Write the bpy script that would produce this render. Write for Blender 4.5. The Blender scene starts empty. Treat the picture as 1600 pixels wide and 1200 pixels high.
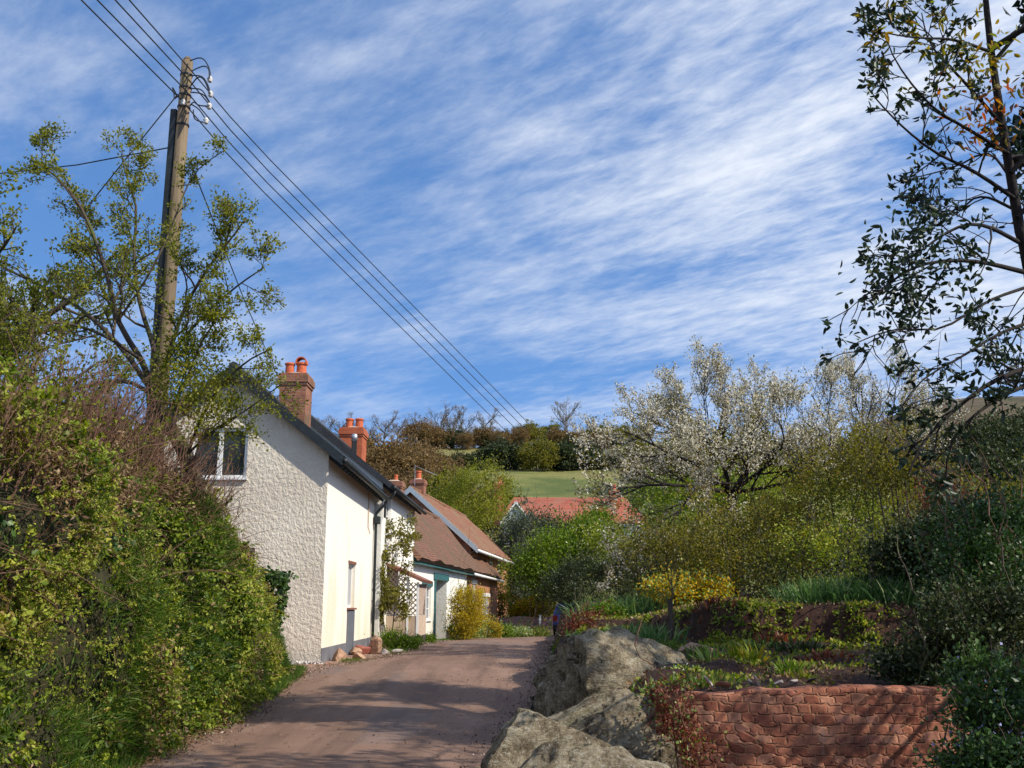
import bpy, math, random
import numpy as np
from mathutils import Vector, Matrix
R = math.radians
sc = bpy.context.scene
COL = sc.collection
PITCH, FPX = 12.5, 1556.0
SUN_EL, SUN_A = 41.0, 26.0          # sun stands to the right, a little behind the camera

# ------------------------------------------------------------------ camera
cam_d = bpy.data.cameras.new('camera'); cam = bpy.data.objects.new('camera', cam_d); COL.objects.link(cam)
cam.location = (0, 0, 1.6); cam.rotation_euler = (R(90 + PITCH), 0, 0)
cam_d.sensor_width = 36.0; cam_d.lens = 36.0 * FPX / 1600.0; cam_d.clip_start = .05; cam_d.clip_end = 6000
sc.camera = cam

# ------------------------------------------------------------------ light
sun_d = bpy.data.lights.new('sun', 'SUN'); sun = bpy.data.objects.new('sun', sun_d); COL.objects.link(sun)
sun_d.energy = 4.4; sun_d.angle = R(.5); sun_d.color = (1, .93, .80)
SD = Vector((math.cos(R(SUN_EL)) * math.cos(R(SUN_A)), -math.cos(R(SUN_EL)) * math.sin(R(SUN_A)), math.sin(R(SUN_EL))))
sun.rotation_euler = SD.to_track_quat('Z', 'Y').to_euler(); sun.location = (20, -8, 20)
sc.view_settings.view_transform = 'Standard'; sc.view_settings.look = 'None'
sc.view_settings.exposure = 0.30; sc.view_settings.gamma = 1.0; sc.view_settings.use_curve_mapping = False
sc.cycles.max_bounces = 5; sc.cycles.diffuse_bounces = 2; sc.cycles.glossy_bounces = 2
sc.cycles.transmission_bounces = 3; sc.cycles.transparent_max_bounces = 4
sc.cycles.caustics_reflective = False; sc.cycles.caustics_refractive = False

def sky_world():
    w = bpy.data.worlds.new('World'); sc.world = w; w.use_nodes = True
    nt = w.node_tree; n = nt.nodes; l = nt.links; n.clear()
    def new(t, **k):
        x = n.new(t)
        for a, b in k.items(): setattr(x, a, b)
        return x
    out = new('ShaderNodeOutputWorld'); bg = new('ShaderNodeBackground'); bg.inputs['Strength'].default_value = .1
    l.new(bg.outputs[0], out.inputs[0])
    sky = new('ShaderNodeTexSky', sky_type='NISHITA', sun_disc=False)
    sky.sun_elevation = R(SUN_EL); sky.sun_rotation = math.atan2(SD.x, SD.y)
    sky.air_density = 1.0; sky.dust_density = .3; sky.ozone_density = 2.5; sky.altitude = 100
    hsv = new('ShaderNodeHueSaturation'); hsv.inputs['Saturation'].default_value = 1.30; hsv.inputs['Value'].default_value = 1.80; hsv.inputs['Hue'].default_value = .503
    l.new(sky.outputs[0], hsv.inputs['Color'])
    tc = new('ShaderNodeTexCoord'); sep = new('ShaderNodeSeparateXYZ'); l.new(tc.outputs['Generated'], sep.inputs[0])
    lift = new('ShaderNodeVectorMath', operation='ADD'); lift.inputs[1].default_value = (0, 0, .26); l.new(tc.outputs['Generated'], lift.inputs[0])
    nrm = new('ShaderNodeVectorMath', operation='NORMALIZE'); l.new(lift.outputs[0], nrm.inputs[0]); l.new(nrm.outputs[0], sky.inputs['Vector'])
    def mth(op, a, b=None, c=None):
        x = new('ShaderNodeMath', operation=op)
        for i, v in enumerate((a, b, c)):
            if v is None: continue
            if isinstance(v, (int, float)): x.inputs[i].default_value = v
            else: l.new(v, x.inputs[i])
        return x.outputs[0]
    zz = mth('ADD', mth('MAXIMUM', sep.outputs['Z'], 0.0), .07)
    cb = new('ShaderNodeCombineXYZ'); l.new(mth('DIVIDE', sep.outputs['X'], zz), cb.inputs[0]); l.new(mth('DIVIDE', sep.outputs['Y'], zz), cb.inputs[1])
    def noise(scale, sx, sy, rot, det, rough, dist, off):
        mp = new('ShaderNodeMapping'); mp.inputs['Rotation'].default_value = (0, 0, R(rot))
        mp.inputs['Scale'].default_value = (sx, sy, 1); mp.inputs['Location'].default_value = off
        r0 = new('ShaderNodeMapping'); r0.inputs['Rotation'].default_value = (0, 0, R(rot))
        mp.inputs['Rotation'].default_value = (0, 0, 0)
        l.new(cb.outputs[0], r0.inputs[0]); l.new(r0.outputs[0], mp.inputs[0])
        t = new('ShaderNodeTexNoise'); t.inputs['Scale'].default_value = scale; t.inputs['Detail'].default_value = det
        t.inputs['Roughness'].default_value = rough; t.inputs['Distortion'].default_value = dist
        l.new(mp.outputs[0], t.inputs['Vector']); return t.outputs['Fac']
    def ss(v, a, b):
        m = new('ShaderNodeMapRange', interpolation_type='SMOOTHSTEP'); l.new(v, m.inputs[0])
        m.inputs[1].default_value = a; m.inputs[2].default_value = b; return m.outputs[0]
    #SKY
    big = noise(.7, .8, 1.1, 38, 3, .5, .4, (7.3, 2.2, 0))            # where the sheet is thick
    veil = noise(1.5, .7, 1.2, 40, 8, .62, .35, (1.4, 2.6, 0))       # soft wind drawn veils
    streak = noise(4.0, .5, 1.3, 34, 8, .66, .2, (0.4, 2.0, 0))
    rip = noise(13.0, .75, 1.6, 48, 5, .62, .25, (5.0, 1.0, 0))        # small ripples
    az = mth('DIVIDE', sep.outputs['X'], mth('ADD', sep.outputs['Y'], .15))
    sides = mth('SUBTRACT', ss(az, -.60, .14), .5)
    right = ss(az, .10, .55)
    dens = mth('ADD', mth('MULTIPLY', big, .62), mth('MULTIPLY', veil, .85))
    dens = mth('ADD', dens, mth('MULTIPLY', streak, .55))
    dens = mth('ADD', dens, mth('MULTIPLY', mth('MULTIPLY', rip, mth('ADD', ss(az, -.2, .3), .5)), .36))
    dens = mth('ADD', dens, mth('MULTIPLY', sides, .0))
    dens = mth('ADD', dens, mth('MULTIPLY', right, .02))
    dens = mth('ADD', dens, mth('MULTIPLY', ss(az, .05, -.35), .085))
    fac = mth('MULTIPLY', ss(dens, .97, 1.62), .90)
    low = ss(sep.outputs['Z'], .16, .42)
    fac = mth('MULTIPLY', fac, mth('ADD', mth('MULTIPLY', low, .25), mth('ADD', mth('MULTIPLY', right, .20), .75)))
    fac = mth('MINIMUM', mth('ADD', fac, .07), .97)
    mix = new('ShaderNodeMix', data_type='RGBA'); l.new(fac, mix.inputs[0]); l.new(hsv.outputs[0], mix.inputs[6])
    mix.inputs[7].default_value = (7.0, 7.5, 8.4, 1)
    l.new(mix.outputs[2], bg.inputs['Color'])
sky_world()

# ------------------------------------------------------------------ helpers
CT, ST = math.cos(R(PITCH)), math.sin(R(PITCH))
def P(px, py, D):
    u = (px - 800) / FPX; v = (600 - py) / FPX; k = D / (CT - v * ST)
    return Vector((u * k, D, 1.6 + (ST + v * CT) * k))
def ssn(a, b, x):
    t = np.clip((np.asarray(x, float) - a) / (b - a), 0, 1); return t * t * (3 - 2 * t)
def vnoise(x, y, s=1.0, seed=0):
    x = np.asarray(x, float) * s; y = np.asarray(y, float) * s
    xi = np.floor(x); yi = np.floor(y); fx = x - xi; fy = y - yi
    def h(a, b):
        v = np.sin(a * 127.1 + b * 311.7 + seed * 74.7) * 43758.5453; return v - np.floor(v)
    fx = fx * fx * (3 - 2 * fx); fy = fy * fy * (3 - 2 * fy)
    return (h(xi, yi) * (1 - fx) + h(xi + 1, yi) * fx) * (1 - fy) + (h(xi, yi + 1) * (1 - fx) + h(xi + 1, yi + 1) * fx) * fy - .5
def fnoise(x, y, s=1.0, seed=0, oct=4):
    a = 0; k = 1
    for i in range(oct): a = a + vnoise(x, y, s, seed + i) * k; k *= .5; s *= 2.03
    return a

def tag(o, label=None, cat=None, group=None, kind=None):
    if label: o['label'] = label
    if cat: o['category'] = cat
    if group: o['group'] = group
    if kind: o['kind'] = kind
    return o
def thing(name, label, cat, loc=(0, 0, 0), rz=0.0, group=None):
    o = bpy.data.objects.new(name, None); COL.objects.link(o); o.location = loc; o.rotation_euler = (0, 0, rz)
    o.empty_display_size = .2
    return tag(o, label, cat, group)
def root_loc(p):
    while p.parent: p = p.parent
    return p
def link_mesh(name, me, mat, parent=None, world=True):
    o = bpy.data.objects.new(name, me); COL.objects.link(o)
    if mat is not None: me.materials.append(mat)
    if parent is not None:
        o.parent = parent
        if world:
            r = root_loc(parent); me.transform(Matrix.Translation(-Vector(r.location)))
    return o
class MB:
    def __init__(s): s.v = []; s.f = []
    def add(s, vs, fs):
        n = len(s.v); s.v += [tuple(v) for v in vs]; s.f += [tuple(i + n for i in f) for f in fs]
    def box(s, a, b):
        x0, x1 = sorted((a[0], b[0])); y0, y1 = sorted((a[1], b[1])); z0, z1 = sorted((a[2], b[2]))
        s.add([(x0,y0,z0),(x1,y0,z0),(x1,y1,z0),(x0,y1,z0),(x0,y0,z1),(x1,y0,z1),(x1,y1,z1),(x0,y1,z1)],
              [(0,3,2,1),(4,5,6,7),(0,1,5,4),(1,2,6,5),(2,3,7,6),(3,0,4,7)])
    def obox(s, c, ax, ay, az):
        c, ax, ay, az = map(Vector, (c, ax, ay, az))
        vs = [c + ax*i + ay*j + az*k for k in (-1,1) for i, j in ((-1,-1),(1,-1),(1,1),(-1,1))]
        s.add(vs, [(0,3,2,1),(4,5,6,7),(0,1,5,4),(1,2,6,5),(2,3,7,6),(3,0,4,7)])
    def bar(s, p, q, w, h, up=(0,0,1)):
        p, q = Vector(p), Vector(q); d = q - p; L = d.length; d = d / L
        side = d.cross(Vector(up))
        if side.length < 1e-4: side = d.cross(Vector((1,0,0)))
        side.normalize(); u = side.cross(d)
        s.obox((p + q) / 2, d * L / 2, side * w / 2, u * h / 2)
    def quad(s, a, b, c, d): s.add([a, b, c, d], [(0, 1, 2, 3)])
    def poly_y(s, prof, y0, y1):          # closed x,z profile pushed along y
        n = len(prof)
        vs = [(x, y0, z) for x, z in prof] + [(x, y1, z) for x, z in prof]
        s.add(vs, [tuple(range(n)), tuple(range(2*n-1, n-1, -1))] + [(i, i+n, (i+1) % n + n, (i+1) % n) for i in range(n)])
    def tube(s, pts, rad, sides=8, caps=True):
        pts = [Vector(p) for p in pts]; n = len(pts)
        if not hasattr(rad, '__len__'): rad = [rad] * n
        vs = []; ref = None
        for i in range(n):
            t = (pts[min(i+1, n-1)] - pts[max(i-1, 0)]).normalized()
            if ref is None: ref = t.orthogonal().normalized()
            a = (ref - t * ref.dot(t)).normalized(); b = t.cross(a); ref = a
            for k in range(sides):
                th = 2*math.pi*k/sides; vs.append(pts[i] + (a*math.cos(th) + b*math.sin(th)) * rad[i])
        fs = [(i*sides+k, i*sides+(k+1) % sides, (i+1)*sides+(k+1) % sides, (i+1)*sides+k) for i in range(n-1) for k in range(sides)]
        if caps: fs += [tuple(range(sides-1, -1, -1)), tuple(range((n-1)*sides, n*sides))]
        s.add(vs, fs)
    def lathe(s, c, prof, sides=14):      # prof (r, z)
        vs = [(c[0]+r*math.cos(2*math.pi*k/sides), c[1]+r*math.sin(2*math.pi*k/sides), c[2]+z) for r, z in prof for k in range(sides)]
        n = len(prof)
        fs = [(i*sides+k, i*sides+(k+1) % sides, (i+1)*sides+(k+1) % sides, (i+1)*sides+k) for i in range(n-1) for k in range(sides)]
        fs += [tuple(range(sides-1, -1, -1)), tuple(range((n-1)*sides, n*sides))]
        s.add(vs, fs)
    def build(s, name, mat, parent=None, world=True, bevel=0.0, smooth=False):
        me = bpy.data.meshes.new(name); me.from_pydata(s.v, [], s.f); me.update()
        o = link_mesh(name, me, mat, parent, world)
        if smooth:
            for p in me.polygons: p.use_smooth = True
        if bevel:
            m = o.modifiers.new('bevel', 'BEVEL'); m.width = bevel; m.segments = 2; m.limit_method = 'ANGLE'
        return o
def np_mesh(name, V, F, mat, parent=None, rnd=None, smooth=False):
    """V (n,3), F (m,k) one face size"""
    me = bpy.data.meshes.new(name); V = np.ascontiguousarray(V, np.float32); F = np.ascontiguousarray(F, np.int32)
    m, k = F.shape
    me.vertices.add(len(V)); me.vertices.foreach_set('co', V.ravel())
    me.loops.add(m*k); me.loops.foreach_set('vertex_index', F.ravel())
    me.polygons.add(m); me.polygons.foreach_set('loop_start', np.arange(0, m*k, k, dtype=np.int32))
    try: me.polygons.foreach_set('loop_total', np.full(m, k, np.int32))
    except Exception: pass
    if smooth: me.polygons.foreach_set('use_smooth', np.ones(m, bool))
    if rnd is not None:
        a = me.attributes.new('rnd', 'FLOAT', 'FACE'); a.data.foreach_set('value', np.ascontiguousarray(rnd, np.float32))
    me.update(calc_edges=True)
    return link_mesh(name, me, mat, parent)
def grid(name, X, Y, Z, mat, parent=None):
    n, m = X.shape; V = np.stack([X, Y, Z], -1).reshape(-1, 3); i = np.arange(n*m).reshape(n, m)
    F = np.stack([i[:-1, :-1], i[1:, :-1], i[1:, 1:], i[:-1, 1:]], -1).reshape(-1, 4)
    return np_mesh(name, V, F, mat, parent, smooth=True)
def copy_tree(o, parent=None, loc=None, rz=None, scale=None, label=None):
    c = o.copy(); COL.objects.link(c)
    if parent is not None: c.parent = parent
    if loc is not None: c.location = loc
    if rz is not None: c.rotation_euler = (0, 0, rz)
    if scale is not None: c.scale = scale if hasattr(scale, '__len__') else (scale,)*3
    if label: c['label'] = label
    for ch in list(o.children): copy_tree(ch, c)
    return c

# ------------------------------------------------------------------ materials
class NT:
    def __init__(s, name):
        s.m = bpy.data.materials.new(name); s.m.use_nodes = True; s.t = s.m.node_tree; s.n = s.t.nodes; s.l = s.t.links
        s.b = s.n['Principled BSDF']; s.out = s.n['Material Output']; s.b.inputs['Roughness'].default_value = .85
        s.b.inputs['Specular IOR Level'].default_value = .25
    def new(s, t, **k):
        x = s.n.new(t)
        for a, b in k.items(): setattr(x, a, b)
        return x
    def sock(s, v, i):
        if v is None: return
        if isinstance(v, (int, float)): i.default_value = v
        elif isinstance(v, tuple): i.default_value = v if len(v) == 4 or i.type == 'VECTOR' else (*v, 1)
        else: s.l.new(v, i)
    def co(s, kind='Object', scale=None, rot=None):
        if kind == 'World': o = s.new('ShaderNodeNewGeometry').outputs['Position']
        else: o = s.new('ShaderNodeTexCoord').outputs[kind]
        if scale or rot:
            mp = s.new('ShaderNodeMapping'); s.l.new(o, mp.inputs[0])
            if scale: mp.inputs['Scale'].default_value = scale
            if rot: mp.inputs['Rotation'].default_value = rot
            o = mp.outputs[0]
        return o
    def noise(s, scale, det=5, rough=.6, vec=None, dist=0.0):
        t = s.new('ShaderNodeTexNoise'); t.inputs['Scale'].default_value = scale; t.inputs['Detail'].default_value = det
        t.inputs['Roughness'].default_value = rough; t.inputs['Distortion'].default_value = dist
        s.l.new(vec if vec is not None else s.co(), t.inputs['Vector']); return t.outputs['Fac']
    def voro(s, scale, vec=None, feature='F1', out='Distance', rand=1.0):
        t = s.new('ShaderNodeTexVoronoi', feature=feature); t.inputs['Scale'].default_value = scale; t.inputs['Randomness'].default_value = rand
        s.l.new(vec if vec is not None else s.co(), t.inputs['Vector']); return t.outputs[out]
    def ramp(s, f, stops):
        r = s.new('ShaderNodeValToRGB'); e = r.color_ramp.elements
        while len(e) < len(stops): e.new(.5)
        for x, (p, c) in zip(e, stops): x.position = p; x.color = (*c, 1) if len(c) == 3 else c
        s.l.new(f, r.inputs[0]); return r.outputs[0]
    def mr(s, f, a, b, c=0.0, d=1.0):
        m = s.new('ShaderNodeMapRange', interpolation_type='SMOOTHSTEP'); s.l.new(f, m.inputs[0])
        for i, v in enumerate((a, b, c, d)): m.inputs[i+1].default_value = v
        return m.outputs[0]
    def math(s, op, a, b=None, c=None):
        x = s.new('ShaderNodeMath', operation=op)
        for i, v in enumerate((a, b, c)): s.sock(v, x.inputs[i])
        return x.outputs[0]
    def mix(s, f, a, b, bt='MIX'):
        x = s.new('ShaderNodeMix', data_type='RGBA', blend_type=bt); s.sock(f, x.inputs[0]); s.sock(a, x.inputs[6]); s.sock(b, x.inputs[7]); return x.outputs[2]
    def col(s, c): s.sock(c, s.b.inputs['Base Color'])
    def bump(s, h, strength=.5, dist=.02):
        x = s.new('ShaderNodeBump'); x.inputs['Strength'].default_value = strength; x.inputs['Distance'].default_value = dist
        s.l.new(h, x.inputs['Height']); s.l.new(x.outputs[0], s.b.inputs['Normal'])
    def sep(s, v):
        x = s.new('ShaderNodeSeparateXYZ'); s.l.new(v, x.inputs[0]); return x.outputs
    def comb(s, x=0.0, y=0.0, z=0.0):
        c = s.new('ShaderNodeCombineXYZ'); s.sock(x, c.inputs[0]); s.sock(y, c.inputs[1]); s.sock(z, c.inputs[2]); return c.outputs[0]

def leaf_mat(name, stops, trans=.35, rough=.5, spec=.3):
    t = NT(name); a = t.new('ShaderNodeAttribute', attribute_name='rnd', attribute_type='GEOMETRY')
    c = t.ramp(a.outputs['Fac'], stops); t.col(c); t.b.inputs['Roughness'].default_value = rough; t.b.inputs['Specular IOR Level'].default_value = spec
    if trans > 0:
        tr = t.new('ShaderNodeBsdfTranslucent')
        tc = t.new('ShaderNodeHueSaturation'); tc.inputs['Saturation'].default_value = 1.1; tc.inputs['Value'].default_value = 1.35
        t.l.new(c, tc.inputs['Color']); t.l.new(tc.outputs[0], tr.inputs[0])
        mx = t.new('ShaderNodeMixShader'); mx.inputs[0].default_value = trans
        t.l.new(t.b.outputs[0], mx.inputs[1]); t.l.new(tr.outputs[0], mx.inputs[2]); t.l.new(mx.outputs[0], t.out.inputs[0])
    return t.m
def plain(name, c, rough=.6, var=.15, scale=6, spec=.3, metal=0.0, bump=0.0):
    t = NT(name); n = t.noise(scale, 6, .65)
    lo = tuple(x*(1-var) for x in c); hi = tuple(min(1, x*(1+var)) for x in c)
    t.col(t.ramp(n, [(.3, lo), (.7, hi)])); t.b.inputs['Roughness'].default_value = rough; t.b.inputs['Specular IOR Level'].default_value = spec
    t.b.inputs['Metallic'].default_value = metal
    if bump: t.bump(n, .6, bump)
    return t.m
def bark(name, a, b, scale=9, moss=(.10, .11, .03)):
    t = NT(name); v = t.co(scale=(1, 1, .25)); n = t.noise(scale, 8, .7, v)
    m = t.noise(2.2, 4)
    c = t.ramp(n, [(.3, a), (.7, b)]); c = t.mix(t.mr(m, .52, .7), c, moss); t.col(c); t.bump(n, .8, .03); return t.m
MT = {}
def build_materials():
    # painted roughcast of the near gable
    t = NT('roughcast_render'); w = t.co()
    n1 = t.noise(12.5, 4, .62, t.co(scale=(1, 1, .8)), .2); n2 = t.noise(32, 4, .6); big = t.noise(.7, 4)
    c = t.ramp(big, [(.3, (.63, .55, .44)), (.62, (.76, .685, .56))])
    z = t.sep(w)[2]
    foot = t.math('MULTIPLY', t.mr(t.math('ADD', z, t.math('MULTIPLY', t.noise(1.6), 1.3)), 1.55, .45), .8)
    c = t.mix(foot, c, (.46, .41, .34)); t.col(c); t.b.inputs['Roughness'].default_value = .9
    t.bump(t.math('ADD', n1, t.math('MULTIPLY', n2, .16)), 1.0, .048); MT['roughcast'] = t.m
    # smoother limewash on the sunlit fronts
    def lime(name, base, ochre, amount):
        t = NT(name); w = t.co(); z = t.sep(w)[2]
        st = t.noise(1.2, 6, .65, t.co(scale=(1, 1, .35)), .4); fine = t.noise(16, 6, .7, t.co(scale=(1, 1, .2)))
        f = t.math('MULTIPLY', t.mr(t.math('ADD', st, t.math('MULTIPLY', z, -.10)), .22, .55), amount)
        c = t.mix(f, base, ochre); c = t.mix(t.mr(fine, .62, .78, 0, .35), c, (.50, .44, .35)); 
        dr = t.noise(7, 5, .6, t.co(scale=(1, 1, .06))); c = t.mix(t.mr(dr, .6, .8, 0, .3), c, (.42, .38, .32)); t.col(c)
        t.bump(t.noise(9, 5, .6), .5, .03); t.b.inputs['Roughness'].default_value = .85; return t.m
    MT['lime'] = lime('cream_limewash', (.84, .80, .71), (.72, .57, .34), .5)
    MT['white'] = lime('white_limewash', (.82, .80, .72), (.60, .54, .44), .45)
    def brick(name, c1, c2, mortar, soot=None, sc_=1.0):
        t = NT(name); w = t.co(); x, y, z = t.sep(w)
        v = t.comb(t.math('ADD', x, y), z, 0.0)
        b = t.new('ShaderNodeTexBrick'); b.inputs['Scale'].default_value = 1.0; b.inputs['Brick Width'].default_value = .225*sc_; b.inputs['Row Height'].default_value = .075*sc_
        b.inputs['Mortar Size'].default_value = .007; b.inputs['Color1'].default_value = (*c1, 1); b.inputs['Color2'].default_value = (*c2, 1); b.inputs['Mortar'].default_value = (*mortar, 1)
        t.l.new(v, b.inputs['Vector']); c = t.mix(t.mr(t.noise(2.5, 6), .4, .7, 0, .55), b.outputs['Color'], tuple(x*.5 for x in c1))
        if soot: c = t.mix(t.mr(t.noise(1.4, 5), .45, .65, 0, .8), c, soot)
        t.col(c); t.bump(t.math('ADD', t.math('MULTIPLY', b.outputs['Fac'], -1.0), t.noise(20, 4)), .5, .012); return t.m
    MT['brick'] = brick('orange_brick', (.52, .20, .09), (.42, .14, .07), (.42, .34, .26))
    MT['brick_red'] = brick('red_chimney_brick', (.50, .12, .05), (.42, .095, .04), (.34, .17, .10))
    MT['brick_dark'] = brick('weathered_chimney_brick', (.34, .13, .07), (.24, .09, .06), (.28, .22, .17), (.12, .09, .05))
    MT['pot'] = plain('terracotta', (.52, .12, .05), .7, .25, 9)
    def tiles(name, a, b, c3, row=.10, col=.17):
        t = NT(name); x, y, z = t.sep(t.co())
        v = t.comb(y, z, 0.0); bt = t.new('ShaderNodeTexBrick'); bt.inputs['Scale'].default_value = 1; bt.inputs['Brick Width'].default_value = col; bt.inputs['Row Height'].default_value = row
        bt.inputs['Mortar Size'].default_value = .012; bt.inputs['Color1'].default_value = (*a, 1); bt.inputs['Color2'].default_value = (*b, 1); bt.inputs['Mortar'].default_value = tuple(q*.35 for q in b)+(1,)
        t.l.new(v, bt.inputs['Vector'])
        c = t.mix(t.mr(t.noise(.9, 8, .75), .44, .58, 0, .8), bt.outputs['Color'], c3)
        c = t.mix(t.mr(t.noise(5, 5, .7), .55, .75, 0, .6), c, tuple(q*.45 for q in b)); t.col(c)
        saw = t.math('FRACT', t.math('DIVIDE', z, row))
        t.bump(t.math('ADD', t.math('MULTIPLY', saw, -1.0), t.math('MULTIPLY', t.noise(11, 4), 1.2)), .9, .035); return t.m
    MT['tile_brown'] = tiles('mossy_brown_roof_tiles', (.25, .125, .080), (.19, .088, .058), (.12, .085, .048))
    MT['tile_red'] = tiles('red_roof_tiles', (.34, .14, .085), (.26, .10, .06), (.22, .15, .08))
    MT['tile_orange'] = tiles('orange_red_roof_tiles', (.44, .125, .075), (.35, .095, .06), (.30, .13, .085), .16, .25)
    MT['slate'] = plain('dark_slate', (.028, .030, .035), .5, .35, 4, .5, bump=.02)
    MT['dark'] = plain('dark_painted_timber', (.022, .028, .032), .45, .3, 8)
    MT['teal'] = plain('teal_paint', (.04, .13, .14), .5, .25, 7)
    MT['upvc'] = plain('white_frame_paint', (.80, .80, .78), .4, .04, 3)
    MT['greyboard'] = plain('grey_paint', (.13, .14, .16), .6, .15, 4)
    MT['plinth'] = plain('grey_plinth_paint', (.15, .15, .165), .8, .3, 3, bump=.02)
    MT['plinth_dark'] = plain('dark_plinth_paint', (.06, .045, .045), .85, .35, 3, bump=.02)
    MT['redwood'] = plain('red_brown_timber', (.22, .09, .06), .7, .25, 8)
    MT['timber'] = plain('weathered_trellis_timber', (.42, .32, .26), .8, .25, 12)
    MT['fawn'] = plain('fawn_render', (.50, .38, .28), .85, .15, 3)
    t = NT('window_glass'); t.col(t.ramp(t.noise(2.5, 5, .7), [(.35, (.012, .018, .02)), (.7, (.05, .06, .06))])); t.b.inputs['Roughness'].default_value = .06; t.b.inputs['Specular IOR Level'].default_value = .6; MT['glass'] = t.m
    MT['metal'] = plain('galvanised_metal', (.45, .46, .47), .4, .1, 5, .5, .8)
    # pole
    t = NT('weathered_pole_timber'); n = t.noise(14, 8, .7, t.co(scale=(1, 1, .05)))
    c = t.ramp(n, [(.3, (.085, .058, .036)), (.7, (.24, .18, .115))]); c = t.mix(t.mr(t.noise(1.3, 4), .5, .7, 0, .6), c, (.17, .15, .05)); t.col(c); t.bump(n, .7, .02); MT['pole'] = t.m
    # road
    t = NT('red_brown_tarmac'); w = t.co()
    big = t.noise(.35, 5, .6); mid = t.noise(2.2, 6, .7); fine = t.noise(70, 4, .7)
    c = t.ramp(big, [(.35, (.160, .088, .060)), (.65, (.230, .136, .094))])
    c = t.mix(t.mr(mid, .5, .72, 0, .6), c, (.095, .058, .044)); c = t.mix(t.mr(fine, .40, .70, 0, .55), c, (.32, .215, .155))
    tr = t.noise(1.1, 4, .6, t.co(scale=(1.6, .10, 1)), .3); c = t.mix(t.mr(tr, .44, .62, 0, .55), c, (.105, .062, .045)); tr2 = t.noise(1.7, 6, .7, t.co(scale=(1, .3, 1))); c = t.mix(t.mr(tr2, .54, .66, 0, .45), c, (.31, .20, .145))
    pt = t.noise(.8, 3, .4, t.co(scale=(1, .25, 1))); c = t.mix(t.mr(pt, .60, .63, 0, .35), c, (.16, .13, .12))
    t.col(c); t.bump(t.math('ADD', fine, t.math('MULTIPLY', mid, .5)), .6, .012); t.b.inputs['Roughness'].default_value = .8; MT['road'] = t.m
    t = NT('red_gravel'); v = t.voro(28, None, 'F1', 'Color'); n = t.noise(1.2, 6)
    c = t.mix(t.mr(n, .35, .7), (.30, .17, .12), (.40, .28, .22)); c = t.mix(.35, c, v, 'OVERLAY'); t.col(c); t.bump(t.voro(28), .7, .02); MT['gravel'] = t.m
    # ground sheet: soil close by, pasture on the hill
    t = NT('pasture_and_soil'); w = t.co('World'); y = t.sep(w)[1]
    soil = t.ramp(t.noise(3, 8, .7, w), [(.3, (.05, .032, .022)), (.7, (.10, .08, .04))])
    gr = t.ramp(t.noise(.05, 9, .72, w), [(.40, (.085, .11, .026)), (.49, (.15, .16, .042)), (.57, (.22, .20, .07)), (.66, (.15, .12, .05))])
    gr = t.mix(t.mr(t.noise(.8, 6, .7, w), .5, .75, 0, .5), gr, (.075, .10, .03))
    t.col(t.mix(t.mr(y, 60, 95), soil, gr)); t.bump(t.noise(1.5, 8, .7, w), .6, .3); MT['ground'] = t.m
    t = NT('moorland'); w = t.co('World'); z = t.sep(w)[2]
    m = t.ramp(t.noise(.02, 9, .72, t.co('World', (1, 1, 2.5))), [(.36, (.035, .036, .018)), (.46, (.075, .066, .03)), (.54, (.12, .085, .05)), (.64, (.07, .05, .038))])
    t.col(m); t.bump(t.noise(.3, 8, .7, w), .8, 1.5); MT['moor'] = t.m
    t = NT('dark_red_garden_soil'); w = t.co('World'); n = t.noise(9, 9, .75, w)
    c = t.ramp(n, [(.3, (.022, .010, .007)), (.6, (.065, .028, .018)), (.8, (.12, .055, .034))]); c = t.mix(t.mr(t.noise(1.5, 5, .6, w), .5, .7, 0, .6), c, (.05, .05, .018)); t.col(c); t.bump(n, 1.0, .07); MT['soil'] = t.m
    t = NT('bank_earth'); w = t.co('World'); n = t.noise(6, 8, .7, w); t.col(t.ramp(n, [(.3, (.025, .026, .012)), (.7, (.07, .065, .028))])); t.bump(n, 1, .1); MT['bank'] = t.m
    # red sandstone wall
    t = NT('red_sandstone_masonry'); x, y, z = t.sep(t.co('UV'))
    wob = t.noise(5.0, 3, .5, t.co('UV')); wob2 = t.noise(4.0, 3, .5, t.co('UV', (1.3, 1.1, 1)))
    yy = t.math('ADD', t.math('MULTIPLY', y, 13.0), t.math('MULTIPLY', wob2, .45)); row = t.math('FLOOR', yy)
    xx = t.math('ADD', t.math('MULTIPLY', x, 8.2), t.math('ADD', t.math('MULTIPLY', wob, .5), t.math('MULTIPLY', row, .43)))
    def vor(feature, out):
        q = t.new('ShaderNodeTexVoronoi', feature=feature, distance='CHEBYCHEV', voronoi_dimensions='2D'); q.inputs['Scale'].default_value = 1; q.inputs['Randomness'].default_value = .56
        t.l.new(t.comb(xx, yy, 0.0), q.inputs['Vector']); return q.outputs[out]
    f1 = vor('F1', 'Distance'); f2 = vor('F2', 'Distance'); cell = t.sep(vor('F1', 'Color'))[0]; gap = t.math('SUBTRACT', f2, f1)
    mort = t.mr(gap, .01, .09, 1, 0)
    c = t.ramp(cell, [(0, (.17, .052, .030)), (.3, (.30, .105, .058)), (.6, (.38, .15, .085)), (.85, (.45, .21, .125)), (1, (.26, .11, .08))])
    c = t.mix(t.mr(t.noise(9, 6, .7, t.co('UV')), .4, .7, 0, .6), c, (.20, .062, .038))
    c = t.mix(t.math('MULTIPLY', mort, .9), c, (.40, .20, .105))
    c = t.mix(t.mr(t.noise(2.2, 7, .7, t.co('UV')), .47, .60, 0, .75), c, (.13, .042, .028))
    c = t.mix(t.mr(t.noise(1.8, 6, .65, t.co('UV', (2.2, .6, 1))), .60, .72, 0, .6), c, (.54, .42, .34)); t.col(c)
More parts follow.
